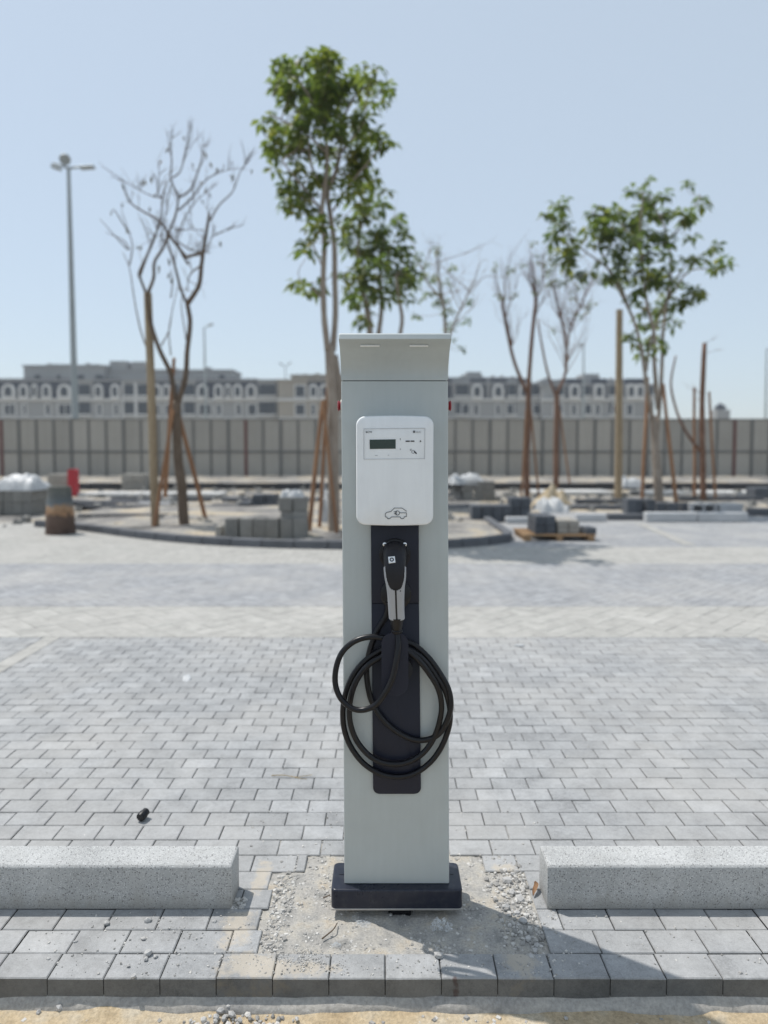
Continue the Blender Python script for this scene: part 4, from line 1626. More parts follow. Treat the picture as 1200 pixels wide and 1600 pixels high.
class Tree:
    def __init__(self, name, label, cat, base_px, Y, bark, leafmat=None, seed=1, group=None, z=0.05):
        random.seed(seed)
        self.Y = Y
        b = at(base_px[0], base_px[1], Y)
        self.root = thing(name, Vector((b.x, Y, z)), label, cat, group)
        self.tr, self.br, self.cr = bmesh.new(), bmesh.new(), bmesh.new()
        self.bark, self.leafmat = bark, leafmat
        self.nodes = []

    def px(self, w):
        return w / FPX * self.Y

    def limb(self, pix, w0, w1, n=8, dz=0.25, d0=0.0, d1=None, part='tr', wob=0.05):
        """Limb traced by pixel points; depth wanders from d0 to d1."""
        d1 = random.uniform(-dz, dz) + d0 if d1 is None else d1
        m = len(pix)
        P = [at(x, y_, self.Y + d0 + (d1 - d0) * i / (m - 1) + (random.uniform(-0.05, 0.05) if 0 < i < m - 1 else 0)) for i, (x, y_) in enumerate(pix)]
        P = smooth_path(P, 4)
        bm = self.tr if part == 'tr' else self.br
        tube(bm, P, self.px(w0) / 2, self.px(w1) / 2, n=n, wob=wob)
        self.nodes += P[2:]
        return P

    def twig_out(self, p, d_, L, r, depth=2, spread=0.55):
        tips = []
        twigs(self.br, p, d_, L, r, depth, spread, tips)
        return tips

    def nearest(self, p):
        return min(self.nodes, key=lambda q: (q - p).length + max(0, (q.z - p.z)) * 0.8)

    def foliage(self, blobs, L, dens=0.02, n=6, depthk=1.0, ycore=0.0, w=0.22):
        for (x, y_, r) in blobs:
            c_ = at(x, y_, self.Y + ycore + random.uniform(-0.9, 0.9) * depthk)
            rr = self.px(r)
            st = self.nearest(c_)
            mid = st.lerp(c_, 0.5) + Vector((random.uniform(-.1, .1), random.uniform(-.1, .1), -0.08 * (c_ - st).length))
            if (c_ - st).length > 0.08:
                tube(self.br, smooth_path([st, mid, c_], 3), max(0.007, self.px(r) * 0.05), 0.004, n=5)
            k = max(2, int(dens * r * r))
            for i in range(k):
                q = Vector((random.gauss(0, 1), random.gauss(0, 1), random.gauss(0, 1))).normalized() * rr * random.uniform(0.15, 1.0) ** 0.6
                p = c_ + Vector((q.x, q.y * 1.2, q.z))
                if random.random() < 0.4:
                    tube(self.br, [c_, c_.lerp(p, 0.5) + Vector((0, 0, -0.01)), p], 0.005, 0.003, n=4)
                rosette(self.cr, p, L * random.uniform(0.75, 1.25), n, w)

    def finish(self):
        obj('trunk', self.tr, self.bark, self.root, smooth=True)
        if len(self.br.verts):
            tag(obj('branches', self.br, self.bark, self.root, smooth=True), kind='stuff')
        if len(self.cr.verts):
            tag(obj('crown', self.cr, self.leafmat, self.root, keep=True), kind='stuff')
        return self.root


A1 = lambda x, y_: (380 + x / 3.158, 60 + y_ / 3.158)
A1r = lambda t: A1(t[0], t[1]) + (t[2] / 3.158,)

# tall tree in the island, beside the charger
YT1 = gr(520, 838).y + 0.05
t = Tree('young_tree', 'tall slim tree with dense green crown in the island beside the charger', 'tree', (520, 838), YT1, 'bark_pale', 'leaf', 3)
t.limb([(521, 842), (522, 780), (520, 700), (521, 640), (517, 585), (515, 540)], 19, 16, 12, d1=0.05)
t.limb([(512, 548), (506, 490), (505, 430), (507, 380), (503, 330), (509, 280), (511, 240), (507, 180), (512, 120)], 10, 4, 9, d0=0, d1=-0.2)
t.limb([(520, 548), (524, 490), (523, 430), (522, 380), (516, 335), (512, 300), (524, 270), (531, 240), (533, 210), (527, 170), (520, 110)], 10, 4, 9, d0=0.1, d1=0.25)
t.limb([(530, 640), (528, 590), (524, 555)], 12, 8, 8, d0=0.1, d1=0.1)
for pl, w0 in (([(512, 300), (490, 268), (484, 240), (478, 200), (460, 160)], 5), ([(531, 240), (552, 215), (570, 190)], 5), ([(503, 330), (480, 300), (455, 270), (440, 250)], 4), ([(520, 330), (545, 290), (570, 260), (585, 240)], 4),
                ([(511, 240), (480, 210), (445, 190), (425, 180)], 4), ([(530, 200), (555, 150), (585, 130)], 4), ([(505, 420), (490, 385), (480, 370)], 3), ([(506, 470), (490, 452), (470, 440)], 3), ([(509, 200), (470, 130), (440, 110)], 4), ([(524, 150), (520, 110), (518, 90)], 3)):
    t.limb(pl, w0, 2, 6, 0.5, part='br')
t.foliage([A1r(b) for b in ((200, 110, 55), (250, 150, 50), (310, 115, 45), (430, 70, 32), (430, 150, 80), (380, 150, 50), (170, 230, 65), (240, 260, 70), (320, 280, 85), (450, 270, 95), (400, 330, 80), (560, 240, 70), (640, 180, 55), (690, 250, 48), (560, 175, 30), (700, 320, 25), (620, 312, 20),
                            (110, 415, 30), (160, 430, 55), (160, 530, 70), (230, 480, 80), (290, 430, 70), (380, 400, 85), (560, 390, 60), (590, 460, 75), (680, 530, 55), (650, 480, 50), (540, 560, 75), (390, 560, 70), (460, 480, 60), (620, 620, 55), (300, 560, 60),
                            (260, 650, 45), (150, 635, 14), (200, 700, 35), (220, 760, 60), (290, 790, 70), (210, 830, 40), (400, 680, 60), (500, 680, 55), (330, 700, 40), (360, 850, 45), (340, 950, 50), (310, 1000, 40), (320, 1070, 30), (265, 1200, 32), (300, 1225, 25), (370, 1220, 32), (560, 660, 55), (610, 700, 45), (540, 750, 50), (470, 790, 36), (480, 900, 34), (420, 1000, 30), (590, 790, 45))],
          0.18, 0.0225, 6, w=0.25)
t.finish()

# second green tree behind
YT2 = 16.8
t = Tree('young_tree', 'shorter leafy tree rising behind the charger top', 'tree', (585, 790), YT2, 'bark_pale', 'leaf_far', 5)
t.limb([(586, 785), (584, 680), (583, 590), (578, 520), (573, 480)], 13, 9, 9, d1=0)
t.limb([(583, 600), (592, 520), (596, 480), (594, 420), (600, 370)], 9, 4, 8, d0=0, d1=0.3)
t.limb([(584, 640), (615, 560), (628, 505), (624, 470), (618, 430)], 8, 4, 8, d0=0, d1=-0.3)
t.limb([(574, 480), (562, 430), (560, 380), (570, 330)], 6, 3, 7, d0=0, d1=0.2)
t.foliage([A1r(b) for b in ((640, 730, 45), (705, 740, 28), (560, 800, 55), (660, 820, 45), (600, 860, 55), (760, 900, 45), (780, 960, 38), (530, 930, 55), (620, 950, 70), (690, 960, 55), (500, 1010, 45), (580, 1060, 75), (690, 1060, 75), (790, 1070, 55), (520, 1150, 55), (620, 1160, 80), (730, 1160, 75),
                            (820, 1140, 50), (530, 1240, 50), (600, 1260, 55), (560, 1310, 40), (680, 1260, 55), (770, 1240, 50), (830, 1210, 38), (810, 1280, 28), (850, 1160, 32), (600, 1380, 30), (570, 1400, 25))], 0.25, 0.024, 6, w=0.26)
t.finish()

# sparse tree further right behind the charger
YT3 = 19.0
t = Tree('young_tree', 'sparse small tree with few leaves just right of the charger top', 'tree', (690, 780), YT3, 'bark_pale', 'leaf_far', 9)
t.limb([(690, 775), (692, 650), (697, 560), (695, 500), (690, 460), (684, 420), (682, 386)], 8, 2, 8, d1=0)
t.limb([(697, 540), (712, 500), (726, 470), (735, 450)], 4, 1.5, 6)
t.limb([(692, 470), (668, 440), (655, 405)], 3.5, 1.5, 6)
for k in range(18):
    p = random.choice(t.nodes[10:])
    t.twig_out(p, Vector((random.uniform(-1, 1), random.uniform(-.6, .6), random.uniform(0.2, 1))), random.uniform(0.5, 1.1), 0.014, 2)
t.foliage([A1r(b) for b in ((1000, 1200, 24), (1010, 1330, 30), (930, 1260, 24), (870, 1080, 26), (915, 1115, 18), (905, 1180, 24), (980, 1280, 45), (960, 1300, 30), (950, 1190, 26), (1090, 1390, 28), (1020, 1420, 36), (1120, 1290, 16), (890, 1290, 20), (850, 1360, 12), (1040, 1500, 24), (860, 1230, 20), (1030, 1140, 16), (960, 1040, 14), (1080, 1540, 20))], 0.17, 0.05, 5)
t.finish()

# bare trees on the left of the island
B1 = lambda x, y_: (60 + x / 3.333, 180 + y_ / 3.333)
YT4 = gr(288, 830).y + 0.1
t = Tree('bare_tree', 'leafless tree with dark forking trunk braced by timber stakes in the island', 'tree', (288, 830), YT4, 'bark_dark', 'leaf_brown', 13)
t.limb([(288, 834), (285, 770), (279, 720), (276, 660), (276, 625)], 16, 13, 10, d1=0, wob=0.09)
tr1 = [[(275, 630), B1(690, 1350), B1(630, 1220), B1(585, 1080), B1(565, 940)], [(278, 630), B1(765, 1370), B1(775, 1230), B1(790, 1080), B1(775, 985)]]
t.limb(tr1[0], 8, 6, 8, d0=0, d1=-0.1)
t.limb(tr1[1], 9, 7, 8, d0=0, d1=0.15)
for pl, w0, w1 in (([(565, 940), (600, 850), (605, 765), (650, 690), (680, 610), (715, 520), (730, 430)], 5.5, 3), ([(565, 940), (535, 860), (525, 820), (570, 720), (610, 620), (640, 540), (645, 430), (665, 360)], 4.5, 2), ([(530, 840), (565, 740), (600, 660), (620, 600)], 3, 1.5),
                   ([(775, 985), (835, 890), (850, 780), (860, 700), (875, 610), (890, 515)], 8, 4), ([(775, 985), (740, 900), (715, 800), (685, 700), (670, 640)], 5, 2.5), ([(770, 740), (715, 670), (680, 625), (630, 550), (560, 510), (490, 465), (455, 410)], 5, 2), ([(770, 740), (800, 730), (850, 720)], 5, 5),
                   ([(780, 775), (745, 720), (720, 660)], 4, 2), ([(730, 430), (690, 330), (695, 240), (685, 170), (695, 120)], 3, 1.2), ([(700, 325), (740, 290), (760, 210), (785, 100)], 2.6, 1), ([(730, 430), (790, 390), (825, 310), (850, 230), (855, 165)], 3.5, 1.5), ([(730, 495), (800, 430), (870, 340), (940, 300), (1005, 280)], 3, 1),
                   ([(895, 550), (940, 470), (1010, 400), (1045, 310), (1085, 235)], 2.8, 1), ([(640, 430), (590, 420), (510, 380), (435, 340)], 2, 0.9), ([(720, 640), (760, 540), (820, 450), (890, 390)], 2.2, 0.9), ([(850, 780), (790, 830), (775, 900)], 3, 1.5), ([(730, 660), (790, 700), (850, 715)], 2.4, 2), ([(880, 690), (910, 630), (990, 590)], 2, .8),
                   ([(860, 600), (800, 595), (740, 600)], 1.4, .8), ([(645, 430), (620, 400), (630, 310)], 2, 0.9), ([(690, 360), (665, 500), (640, 620)], 1.8, 1)):
    P = t.limb([B1(*q) for q in pl], w0, w1, 7, 0.5)
    for k in range(3):
        q = random.choice(P[len(P) // 3:])
        t.twig_out(q, Vector((random.uniform(-.5, .5), random.uniform(-.4, .4), 1)), random.uniform(0.14, 0.30), 0.0065, 1, 0.35)
    for k in range(2):
        q = random.choice(P[len(P) // 2:])
        t.twig_out(q, (P[-1] - P[-3]).normalized() + Vector((random.uniform(-1, 1), random.uniform(-.8, .8), random.uniform(-.2, .8))), random.uniform(0.18, 0.38), 0.007, 1, 0.6)
        t.twig_out(P[-1], (P[-1] - P[-3]) + Vector((random.uniform(-.1, .1), random.uniform(-.1, .1), 0.02)), random.uniform(0.08, 0.18), 0.007, 1, 0.7)
t.limb([B1(*q) for q in ((570, 1230), (530, 1110), (500, 960), (475, 800), (440, 715))], 3, 1.2, 6, d0=0.6, d1=0.8)
for pl in (((475, 780), (490, 680), (465, 590), (430, 490)), ((475, 700), (440, 650), (350, 610)), ((465, 700), (400, 630), (320, 540)), ((470, 610), (400, 500), (385, 495))):
    t.limb([B1(*q) for q in pl], 2.6, 0.9, 5, d0=0.7, d1=0.9)
for pl in (((640, 1200), (680, 1120), (700, 1000), (730, 880)), ((690, 1250), (680, 1130), (690, 1050)), ((770, 1170), (745, 1000), (750, 930)), ((690, 950), (700, 860), (690, 800))):
    t.limb([B1(*q) for q in pl], 2.4, 1.0, 5, d0=0.3, d1=0.5)
for (x, y_) in ((655, 175), (680, 175), (745, 105), (795, 155), (775, 105), (720, 200), (790, 240), (655, 240), (895, 245), (935, 260), (1080, 240), (1105, 265), (1075, 310), (1010, 285), (1005, 320), (930, 320), (845, 340), (790, 320), (555, 345), (590, 330), (640, 315), (470, 350), (435, 345), (430, 455), (630, 780), (665, 820), (690, 850),
                (835, 440), (890, 400), (930, 635), (990, 590), (520, 680), (665, 735), (1040, 385), (500, 395), (870, 185), (605, 400), (575, 480), (390, 495), (460, 485), (470, 600), (440, 460)):
    q = B1(x, y_)
    c_ = at(q[0], q[1], YT4 + random.uniform(-.3, .3))
    for k in range(random.choice((0, 1, 1, 2))):
        leaf(t.cr, c_ + Vector((random.uniform(-.04, .04), random.uniform(-.1, .1), random.uniform(-.04, .04))), Vector((random.uniform(-.5, .5), random.uniform(-.5, .5), -1)).normalized(), Vector((0, 1, 0)), random.uniform(0.06, 0.12), random.uniform(0.012, 0.024))
t.finish()

# right-hand green tree
D1 = lambda x, y_: (740 + x / 2.609, 250 + y_ / 2.609)
D1r = lambda tt: D1(tt[0], tt[1]) + (tt[2] / 2.609,)
YT5 = gr(1030, 797).y
t = Tree('young_tree', 'spreading green tree with several stems on the right', 'tree', (1030, 797), YT5, 'bark_pale', 'leaf_far', 21)
t.limb([(1031, 802), (1027, 740), (1024, 690), (1020, 650)], 15, 9, 10, d1=0)
for pl, w0, w1 in (([(1024, 700), (1030, 640), (1034, 580), (1036, 520), (1042, 470), (1048, 420), (1040, 360), (1015, 310)], 7, 2), ([(1020, 660), (1010, 600), (1002, 545), (990, 500), (968, 455), (950, 420), (935, 380)], 7, 2), ([(1028, 640), (1022, 560), (1022, 520), (1012, 480), (1005, 430), (1000, 360), (1005, 300)], 7, 2),
                   ([(1010, 580), (1015, 540), (1028, 500), (1060, 430), (1085, 400)], 4, 1.5), ([(990, 500), (960, 430), (905, 385), (880, 345)], 3.5, 1.5), ([(1042, 470), (1075, 425), (1110, 420), (1135, 418)], 3, 1), ([(1040, 380), (1075, 340), (1095, 305)], 3, 1), ([(1005, 400), (970, 350), (930, 335)], 3, 1.2)):
    t.limb(pl, w0, w1, 7, 0.6)
t.foliage([D1r(b) for b in ((700, 72, 24), (655, 140, 36), (710, 155, 36), (775, 135, 22), (865, 115, 26), (940, 165, 30), (350, 175, 36), (315, 225, 34), (360, 270, 46), (335, 310, 36), (388, 355, 32), (390, 415, 36), (445, 475, 38), (490, 205, 40), (450, 285, 36), (530, 250, 50), (530, 320, 55), (610, 260, 58), (600, 340, 60),
                            (700, 220, 62), (690, 320, 60), (770, 230, 46), (850, 225, 46), (790, 335, 46), (580, 200, 26), (590, 425, 40), (530, 480, 42), (570, 510, 30), (640, 480, 50), (720, 470, 58), (790, 470, 46), (830, 520, 36), (650, 545, 36), (780, 580, 46), (840, 590, 36), (900, 565, 42), (690, 615, 46), (800, 650, 40), (720, 680, 36),
                            (655, 728, 34), (735, 735, 34), (690, 775, 30), (765, 768, 22), (890, 425, 40), (975, 362, 30), (985, 438, 18), (1030, 432, 32), (885, 305, 24), (790, 395, 26), (720, 375, 30), (660, 395, 26), (500, 410, 24))], 0.23, 0.024, 6, w=0.26)
t.finish()

# sparse pair right of the charger
YT6 = 18.0
t = Tree('bare_tree', 'nearly leafless forked tree nearest the charger on the right', 'tree', (824, 785), YT6, 'bark_red', 'leaf_dry', 31)
t.limb([(824, 788), (823, 720), (826, 660), (825, 612)], 9, 8, 9, d1=0, wob=0.08)
t.limb([(825, 618), (805, 570), (795, 530), (786, 480), (787, 468)], 6, 4.5, 7)
t.limb([(825, 618), (828, 570), (832, 520), (838, 465)], 7, 5.5, 8)
tops = [(787, 470), (838, 465), (800, 540), (834, 500), (790, 500)]
for k in range(34):
    q = random.choice(tops)
    p = at(q[0], q[1], YT6)
    t.twig_out(p, Vector((random.uniform(-.45, .45), random.uniform(-.4, .4), 1)), random.uniform(0.5, 1.0), 0.012, 2, 0.35)
t.foliage([D1r(b) for b in ((85, 435, 18), (150, 455, 18), (200, 425, 16), (235, 345, 20), (265, 390, 20), (105, 550, 22), (180, 540, 18), (290, 440, 22), (250, 490, 20), (255, 550, 16))], 0.13, 0.05, 4, 0.5)
t.finish()
YT7 = 23.0
t = Tree('bare_tree', 'thin sparse tree with olive leaf wisps behind the forked one', 'tree', (869, 765), YT7, 'bark_red', 'leaf_dry', 33)
t.limb([(869, 762), (869, 700), (870, 650), (870, 612)], 9, 8, 8, d1=0)
t.limb([(868, 618), (855, 580), (845, 530), (840, 500)], 4.5, 2.5, 7)
t.limb([(870, 615), (884, 580), (884, 530), (874, 490), (865, 450)], 5, 2.5, 7)
t.limb([(884, 560), (890, 520), (900, 490), (910, 470)], 3, 1.5, 6)
for k in range(36):
    p = random.choice(t.nodes[-26:])
    t.twig_out(p, Vector((random.uniform(-.5, .5), random.uniform(-.5, .5), random.uniform(.5, 1))), random.uniform(0.6, 1.3), 0.014, 2, 0.4)
t.foliage([D1r(b) for b in ((310, 400, 30), (340, 430, 30), (320, 470, 26), (345, 500, 26), (380, 480, 22), (420, 520, 22), (465, 590, 22), (470, 600, 14), (400, 560, 20), (330, 690, 14), (440, 640, 16), (260, 420, 16))], 0.17, 0.06, 4, 0.5)
t.finish()

# stump-like trunk on the far right
YT8 = 18.5
t = Tree('pruned_tree', 'pruned red brown trunk with one curved side branch at the far right', 'tree', (1098, 778), YT8, 'bark_red', 'leaf_dry', 41)
t.limb([(1099, 780), (1098, 720), (1097, 660), (1098, 600), (1101, 536)], 9, 7, 9, d1=0, wob=0.1)
t.limb([(1094, 705), (1075, 680), (1060, 650), (1050, 615), (1049, 590), (1056, 556)], 5, 2.5, 7, d0=0, d1=-0.2)
for k in range(8):
    p = random.choice(t.nodes[:18])
    t.twig_out(p, Vector((random.uniform(-1, 1), random.uniform(-.5, .5), 0.4)), random.uniform(0.2, 0.4), 0.007, 1)
t.finish()


# stakes and posts
def pole(name, a, b, Ya, Yb, w0, w1, mat_, label, cat, grp=None, n=10):
    P0, P1 = at(a[0], a[1], Ya), at(b[0], b[1], Yb)
    bm = bmesh.new()
    mid = (P0 + P1) / 2
    tube(bm, smooth_path([P0, jit(P0.lerp(P1, .33), .008), jit(P0.lerp(P1, .66), .008), P1], 3), w0 / 2 / FPX * Ya, w1 / 2 / FPX * Yb, n=n, wob=0.03)
    return tag(obj(name, bm, mat_, smooth=50, base=True), label, cat, grp)


random.seed(77)
pole('timber_post', (243, 832), (231, 458), YT4 + 0.05, YT4 + 0.05, 13, 12, 'post', 'thick pale timber post standing left of the leafless tree', 'post', None, 14)
pole('tree_stake', (240, 829), (271, 640), YT4 - 0.15, YT4 - 0.05, 6, 5, 'stake', 'red brown stake leaning from the thick post towards the leafless tree', 'stake', 'stakes bracing the trees')
pole('tree_stake', (322, 815), (277, 640), YT4 + 1.1, YT4 + 0.1, 7, 6, 'stake', 'red brown stake bracing the leafless tree on its right', 'stake', 'stakes bracing the trees')
pole('tree_stake', (258, 775), (272, 560), YT4 + 2.2, YT4 + 0.2, 6.5, 5, 'stake', 'tall red brown stake crossing behind the leafless trunk', 'stake', 'stakes bracing the trees')
pole('tree_stake', (482, 840), (505, 625), YT1 - 0.1, YT1 - 0.05, 8, 6, 'stake', 'red brown stake leaning against the tall green tree', 'stake', 'stakes bracing the trees')
pole('tree_stake', (527, 840), (506, 640), YT1 - 0.25, YT1 - 0.12, 6, 5, 'stake', 'red brown stake crossing in front of the tall green trunk', 'stake', 'stakes bracing the trees')
pole('tree_stake', (499, 826), (512, 600), YT1 + 0.5, YT1 + 0.15, 6, 5, 'stake', 'upright stake close behind the tall green trunk', 'stake', 'stakes bracing the trees')
pole('timber_post', (966, 778), (968, 484), 19.0, 19.0, 12, 10, 'post', 'thick pale timber post standing left of the spreading tree', 'post', None, 14)
pole('tree_stake', (1003, 800), (1012, 590), YT5 - 0.2, YT5, 6, 5, 'stake', 'stake on the left side of the spreading tree', 'stake', 'stakes bracing the trees')
pole('tree_stake', (1058, 800), (1036, 600), YT5 - 0.3, YT5, 6.5, 5, 'stake', 'stake on the right side of the spreading tree', 'stake', 'stakes bracing the trees')
pole('tree_stake', (814, 782), (822, 640), YT6 - 0.3, YT6 - 0.1, 3.5, 3, 'stake', 'thin stake left of the forked tree', 'stake', 'stakes bracing the trees')
pole('tree_stake', (842, 776), (829, 640), YT6 + 0.4, YT6, 3.5, 3, 'stake', 'thin stake right of the forked tree', 'stake', 'stakes bracing the trees')
pole('tree_stake', (890, 755), (874, 640), YT7, YT7, 3, 2.5, 'stake', 'thin stake leaning on the wispy tree', 'stake', 'stakes bracing the trees')
pole('tree_stake', (1085, 775), (1085, 605), YT8 + 0.2, YT8 + 0.2, 5, 4, 'stake', 'upright stake left of the pruned trunk', 'stake', 'stakes bracing the trees')
pole('tree_stake', (1118, 778), (1108, 612), YT8 - 0.2, YT8 - 0.1, 4, 3.5, 'stake', 'leaning stake right of the pruned trunk', 'stake', 'stakes bracing the trees')

# ================================================================== site clutter
# drum
g = gr(86, 836)
bm = bmesh.new()
YD = g.y + 0.2
hD = at(86, 760, YD).z
tube(bm, [(g.x, YD, 0.0), (g.x, YD, 0.10), (g.x, YD, 0.36), (g.x, YD, 0.38), (g.x, YD, hD - 0.22), (g.x, YD, hD - 0.2), (g.x, YD, hD - 0.03), (g.x, YD, hD), (g.x, YD, hD - 0.01)], [0.235, 0.228, 0.215, 0.208, 0.20, 0.19, 0.178, 0.165, 0.12], n=28, wob=0.03)
tag(obj('drum', bm, 'barrel', smooth=40, base=True), 'rusty cement-stained drum standing at the end of the island kerb', 'drum')


def block(c, sx, sy, sz, rz, material, label, cat, grp, holes=0, bev=0.008):
    bm = bmesh.new()
    if not holes:
        obox(bm, Vector(c), sx, sy, sz, rz, 0, 0, bev)
    else:
        # hollow block lying on its side: rim with open cells towards the front
        w = 0.035
        bars = [(-sx / 2 + w / 2, 0, w, sz), (sx / 2 - w / 2, 0, w, sz)]
        for k in range(1, holes):
            bars.append((-sx / 2 + sx * k / holes, 0, w, sz))
        mtx = Matrix.Translation(Vector(c)) @ Matrix.Rotation(rz, 4, 'Z')
        for (bx_, bz_, ww, hh_) in bars:
            obox(bm, Vector((bx_, 0, 0)), ww, sy, hh_)
        obox(bm, Vector((0, 0, 0.0)), sx - 0.001, sy - 0.001, w)
        obox(bm, Vector((0, 0, sz - w)), sx - 0.001, sy - 0.001, w)
        obox(bm, Vector((0, sy * 0.45, 0.001)), sx - 0.002, 0.02, sz - 0.002)
        for v in bm.verts:
            v.co = mtx @ v.co
    o = obj('concrete_block', bm, material, base=True)
    return tag(o, label, cat, grp)


ORD = ('first', 'second', 'third', 'fourth', 'fifth', 'sixth')


def where(label, i, nx, k, nz, j=None):
    lev = '' if nz == 1 else ('bottom' if k == 0 else 'top' if k == nz - 1 else 'middle') + ' layer '
    pos_ = '' if nx == 1 else ('left' if i == 0 else 'right') if nx == 2 else ORD[i] + ' from left'
    fr_ = '' if j is None else (' front' if j == 0 else ' rear')
    return (label + ', ' + lev + pos_ + fr_).replace('  ', ' ').strip()


def stack(px0, px1, py0, py1, nx, nz, depth, material, label, grp, rz=0.0, missing=(), z0=0.0, ny=1, wob=0.01):
    """Rows of blocks filling the picture box px0-px1 / py0(top)-py1(foot)."""
    Y = gr((px0 + px1) / 2, py1, z0).y
    a, b = at(px0, py1, Y), at(px1, py0, Y)
    w, h = (b.x - a.x) / nx, (b.z - z0) / nz
    for i in range(nx):
        for k in range(nz):
            if (i, k) in missing:
                continue
            x = a.x + w * (i + 0.5)
            block((x + rg.uniform(-wob, wob), Y + depth / 2 + (x - a.x) * math.tan(rz) + rg.uniform(-wob, wob), z0 + k * h + 0.001), w - 0.012, depth, h - 0.004, rz + rg.uniform(-wob, wob) * 2, material, where(label, i, nx, k, nz), 'block', grp)
    return Y


# block wall and tall stack inside the island
stack(352, 478, 810, 843, 6, 1, 0.25, 'block', 'grey block in the low row in the island', 'low row of blocks in the island', z0=0.05)
stack(436, 480, 777, 842, 2, 3, 0.3, 'block', 'grey block in the taller island stack', 'taller block stack in the island', z0=0.05, wob=0.02)
stack(376, 432, 773, 797, 3, 2, 0.5, 'block_dark', 'dark block heaped behind the low row', 'dark blocks behind the low row', missing=((0, 1),), wob=0.05)
stack(338, 360, 822, 841, 2, 1, 0.2, 'block_beige', 'broken pale block ending the low row', 'broken blocks at the low row', z0=0.04, wob=0.04)
# far block pallets left and right
stack(190, 226, 741, 766, 2, 2, 0.6, 'block_beige', 'pale block stacked before the hoarding', 'pale blocks by the hoarding', wob=0.01)
stack(74, 106, 741, 775, 2, 2, 0.5, 'block_beige', 'pale block in the stack behind the rusty drum', 'pale blocks behind the drum', wob=0.01)
stack(-12, 50, 765, 805, 4, 2, 0.8, 'block', 'grey block in the far left stack', 'sheeted blocks at the left')
stack(726, 776, 752, 783, 3, 2, 0.8, 'block', 'grey block in stack right of charger', 'sheeted blocks right of the charger', rz=-0.12)
stack(737, 800, 790, 816, 4, 1, 0.5, 'block_dark', 'dark block in low row right of charger', 'dark low row right of the charger')
stack(796, 829, 778, 812, 2, 2, 0.4, 'block_dark', 'dark block stacked before the forked tree', 'dark square stack before the forked tree')
stack(1028, 1080, 786, 802, 3, 1, 0.3, 'block_dark', 'dark block lying at the foot of the spreading tree', 'dark blocks under the spreading tree', wob=0.06)
stack(976, 1020, 780, 803, 3, 1, 0.4, 'block_dark', 'dark block beside the timber post on the right', 'dark blocks beside the right post', wob=0.06)
stack(1180, 1230, 762, 783, 2, 1, 0.5, 'block_dark', 'dark block at the far right edge of the yard', 'dark blocks at the right edge')
g = gr(1112, 803)
p0, p1 = at(1080, 803, g.y), at(1150, 787, g.y)
block(((p0.x + p1.x) / 2 - 0.2, g.y + 0.15, 0.0), 0.52, 0.3, p1.z, 0.0, 'kerb_pale', 'pale hollow block with open cells on the right', 'block', None, 2)
block(((p0.x + p1.x) / 2 + 0.38, g.y + 0.15, 0.0), 0.5, 0.3, p1.z - 0.01, 0.06, 'kerb_pale', 'solid pale block beside the hollow block on the right', 'block', None)

# kerb stones laid out in lines
def kerb_line(px0, px1, py, hpx, material, label, n=None, grp=None, dep=0.15):
    Y = gr((px0 + px1) / 2, py).y
    a, b = at(px0, py, Y), at(px1, py, Y)
    h = hpx / FPX * Y
    L = b.x - a.x
    n = n or max(1, int(L / 0.9))
    for i in range(n):
        bm = bmesh.new()
        obox(bm, Vector((a.x + L * (i + .5) / n, Y + dep / 2 + rg.uniform(-.02, .02), 0.0)), L / n - 0.015, dep, h, rg.uniform(-.01, .01), 0, 0, 0.015)
        tag(obj('kerb_piece', bm, material, base=True), label, 'kerb', grp)


kerb_line(1010, 1170, 816, 15, 'kerb_pale', 'long pale kerb piece before the spreading tree', 2, 'long pale kerb on the right', 0.2)
kerb_line(950, 1012, 813, 10, 'kerb', 'dark kerb piece between the pallet and the long pale kerb', 1, None)
kerb_line(900, 948, 815, 12, 'kerb_pale', 'pale kerb piece behind the pallet', 1)
kerb_line(790, 836, 818, 10, 'kerb_pale', 'pale kerb piece left of the pallet', 1)
kerb_line(900, 1000, 787, 7, 'kerb', 'dark kerb piece behind the pallet and the timber post', 2, 'dark kerbs behind the pallet')
kerb_line(1060, 1240, 783, 8, 'kerb', 'dark kerb piece in the row behind the hollow block', 4, 'dark kerbs behind the hollow block')
kerb_line(1170, 1240, 806, 11, 'kerb', 'dark kerb piece at the right end of the pale kerb', 1)
kerb_line(120, 330, 797, 8, 'kerb', 'dark kerb piece in the row behind the leafless tree', 5, 'dark kerbs behind the leafless tree')
kerb_line(330, 440, 796, 9, 'kerb', 'dark kerb piece in the row running up to the dark blocks', 3, 'dark kerbs by the dark blocks')
kerb_line(172, 330, 783, 6, 'kerb', 'dark kerb piece in the second row behind the leafless tree', 4, 'second row of kerbs behind the leafless tree')
kerb_line(-40, 66, 801, 7, 'kerb', 'dark kerb piece beneath the sheeted stack at the left', 3, 'dark kerbs under the left stack')
kerb_line(216, 268, 791, 6, 'kerb_pale', 'pale kerb piece behind the timber post in the island', 1)

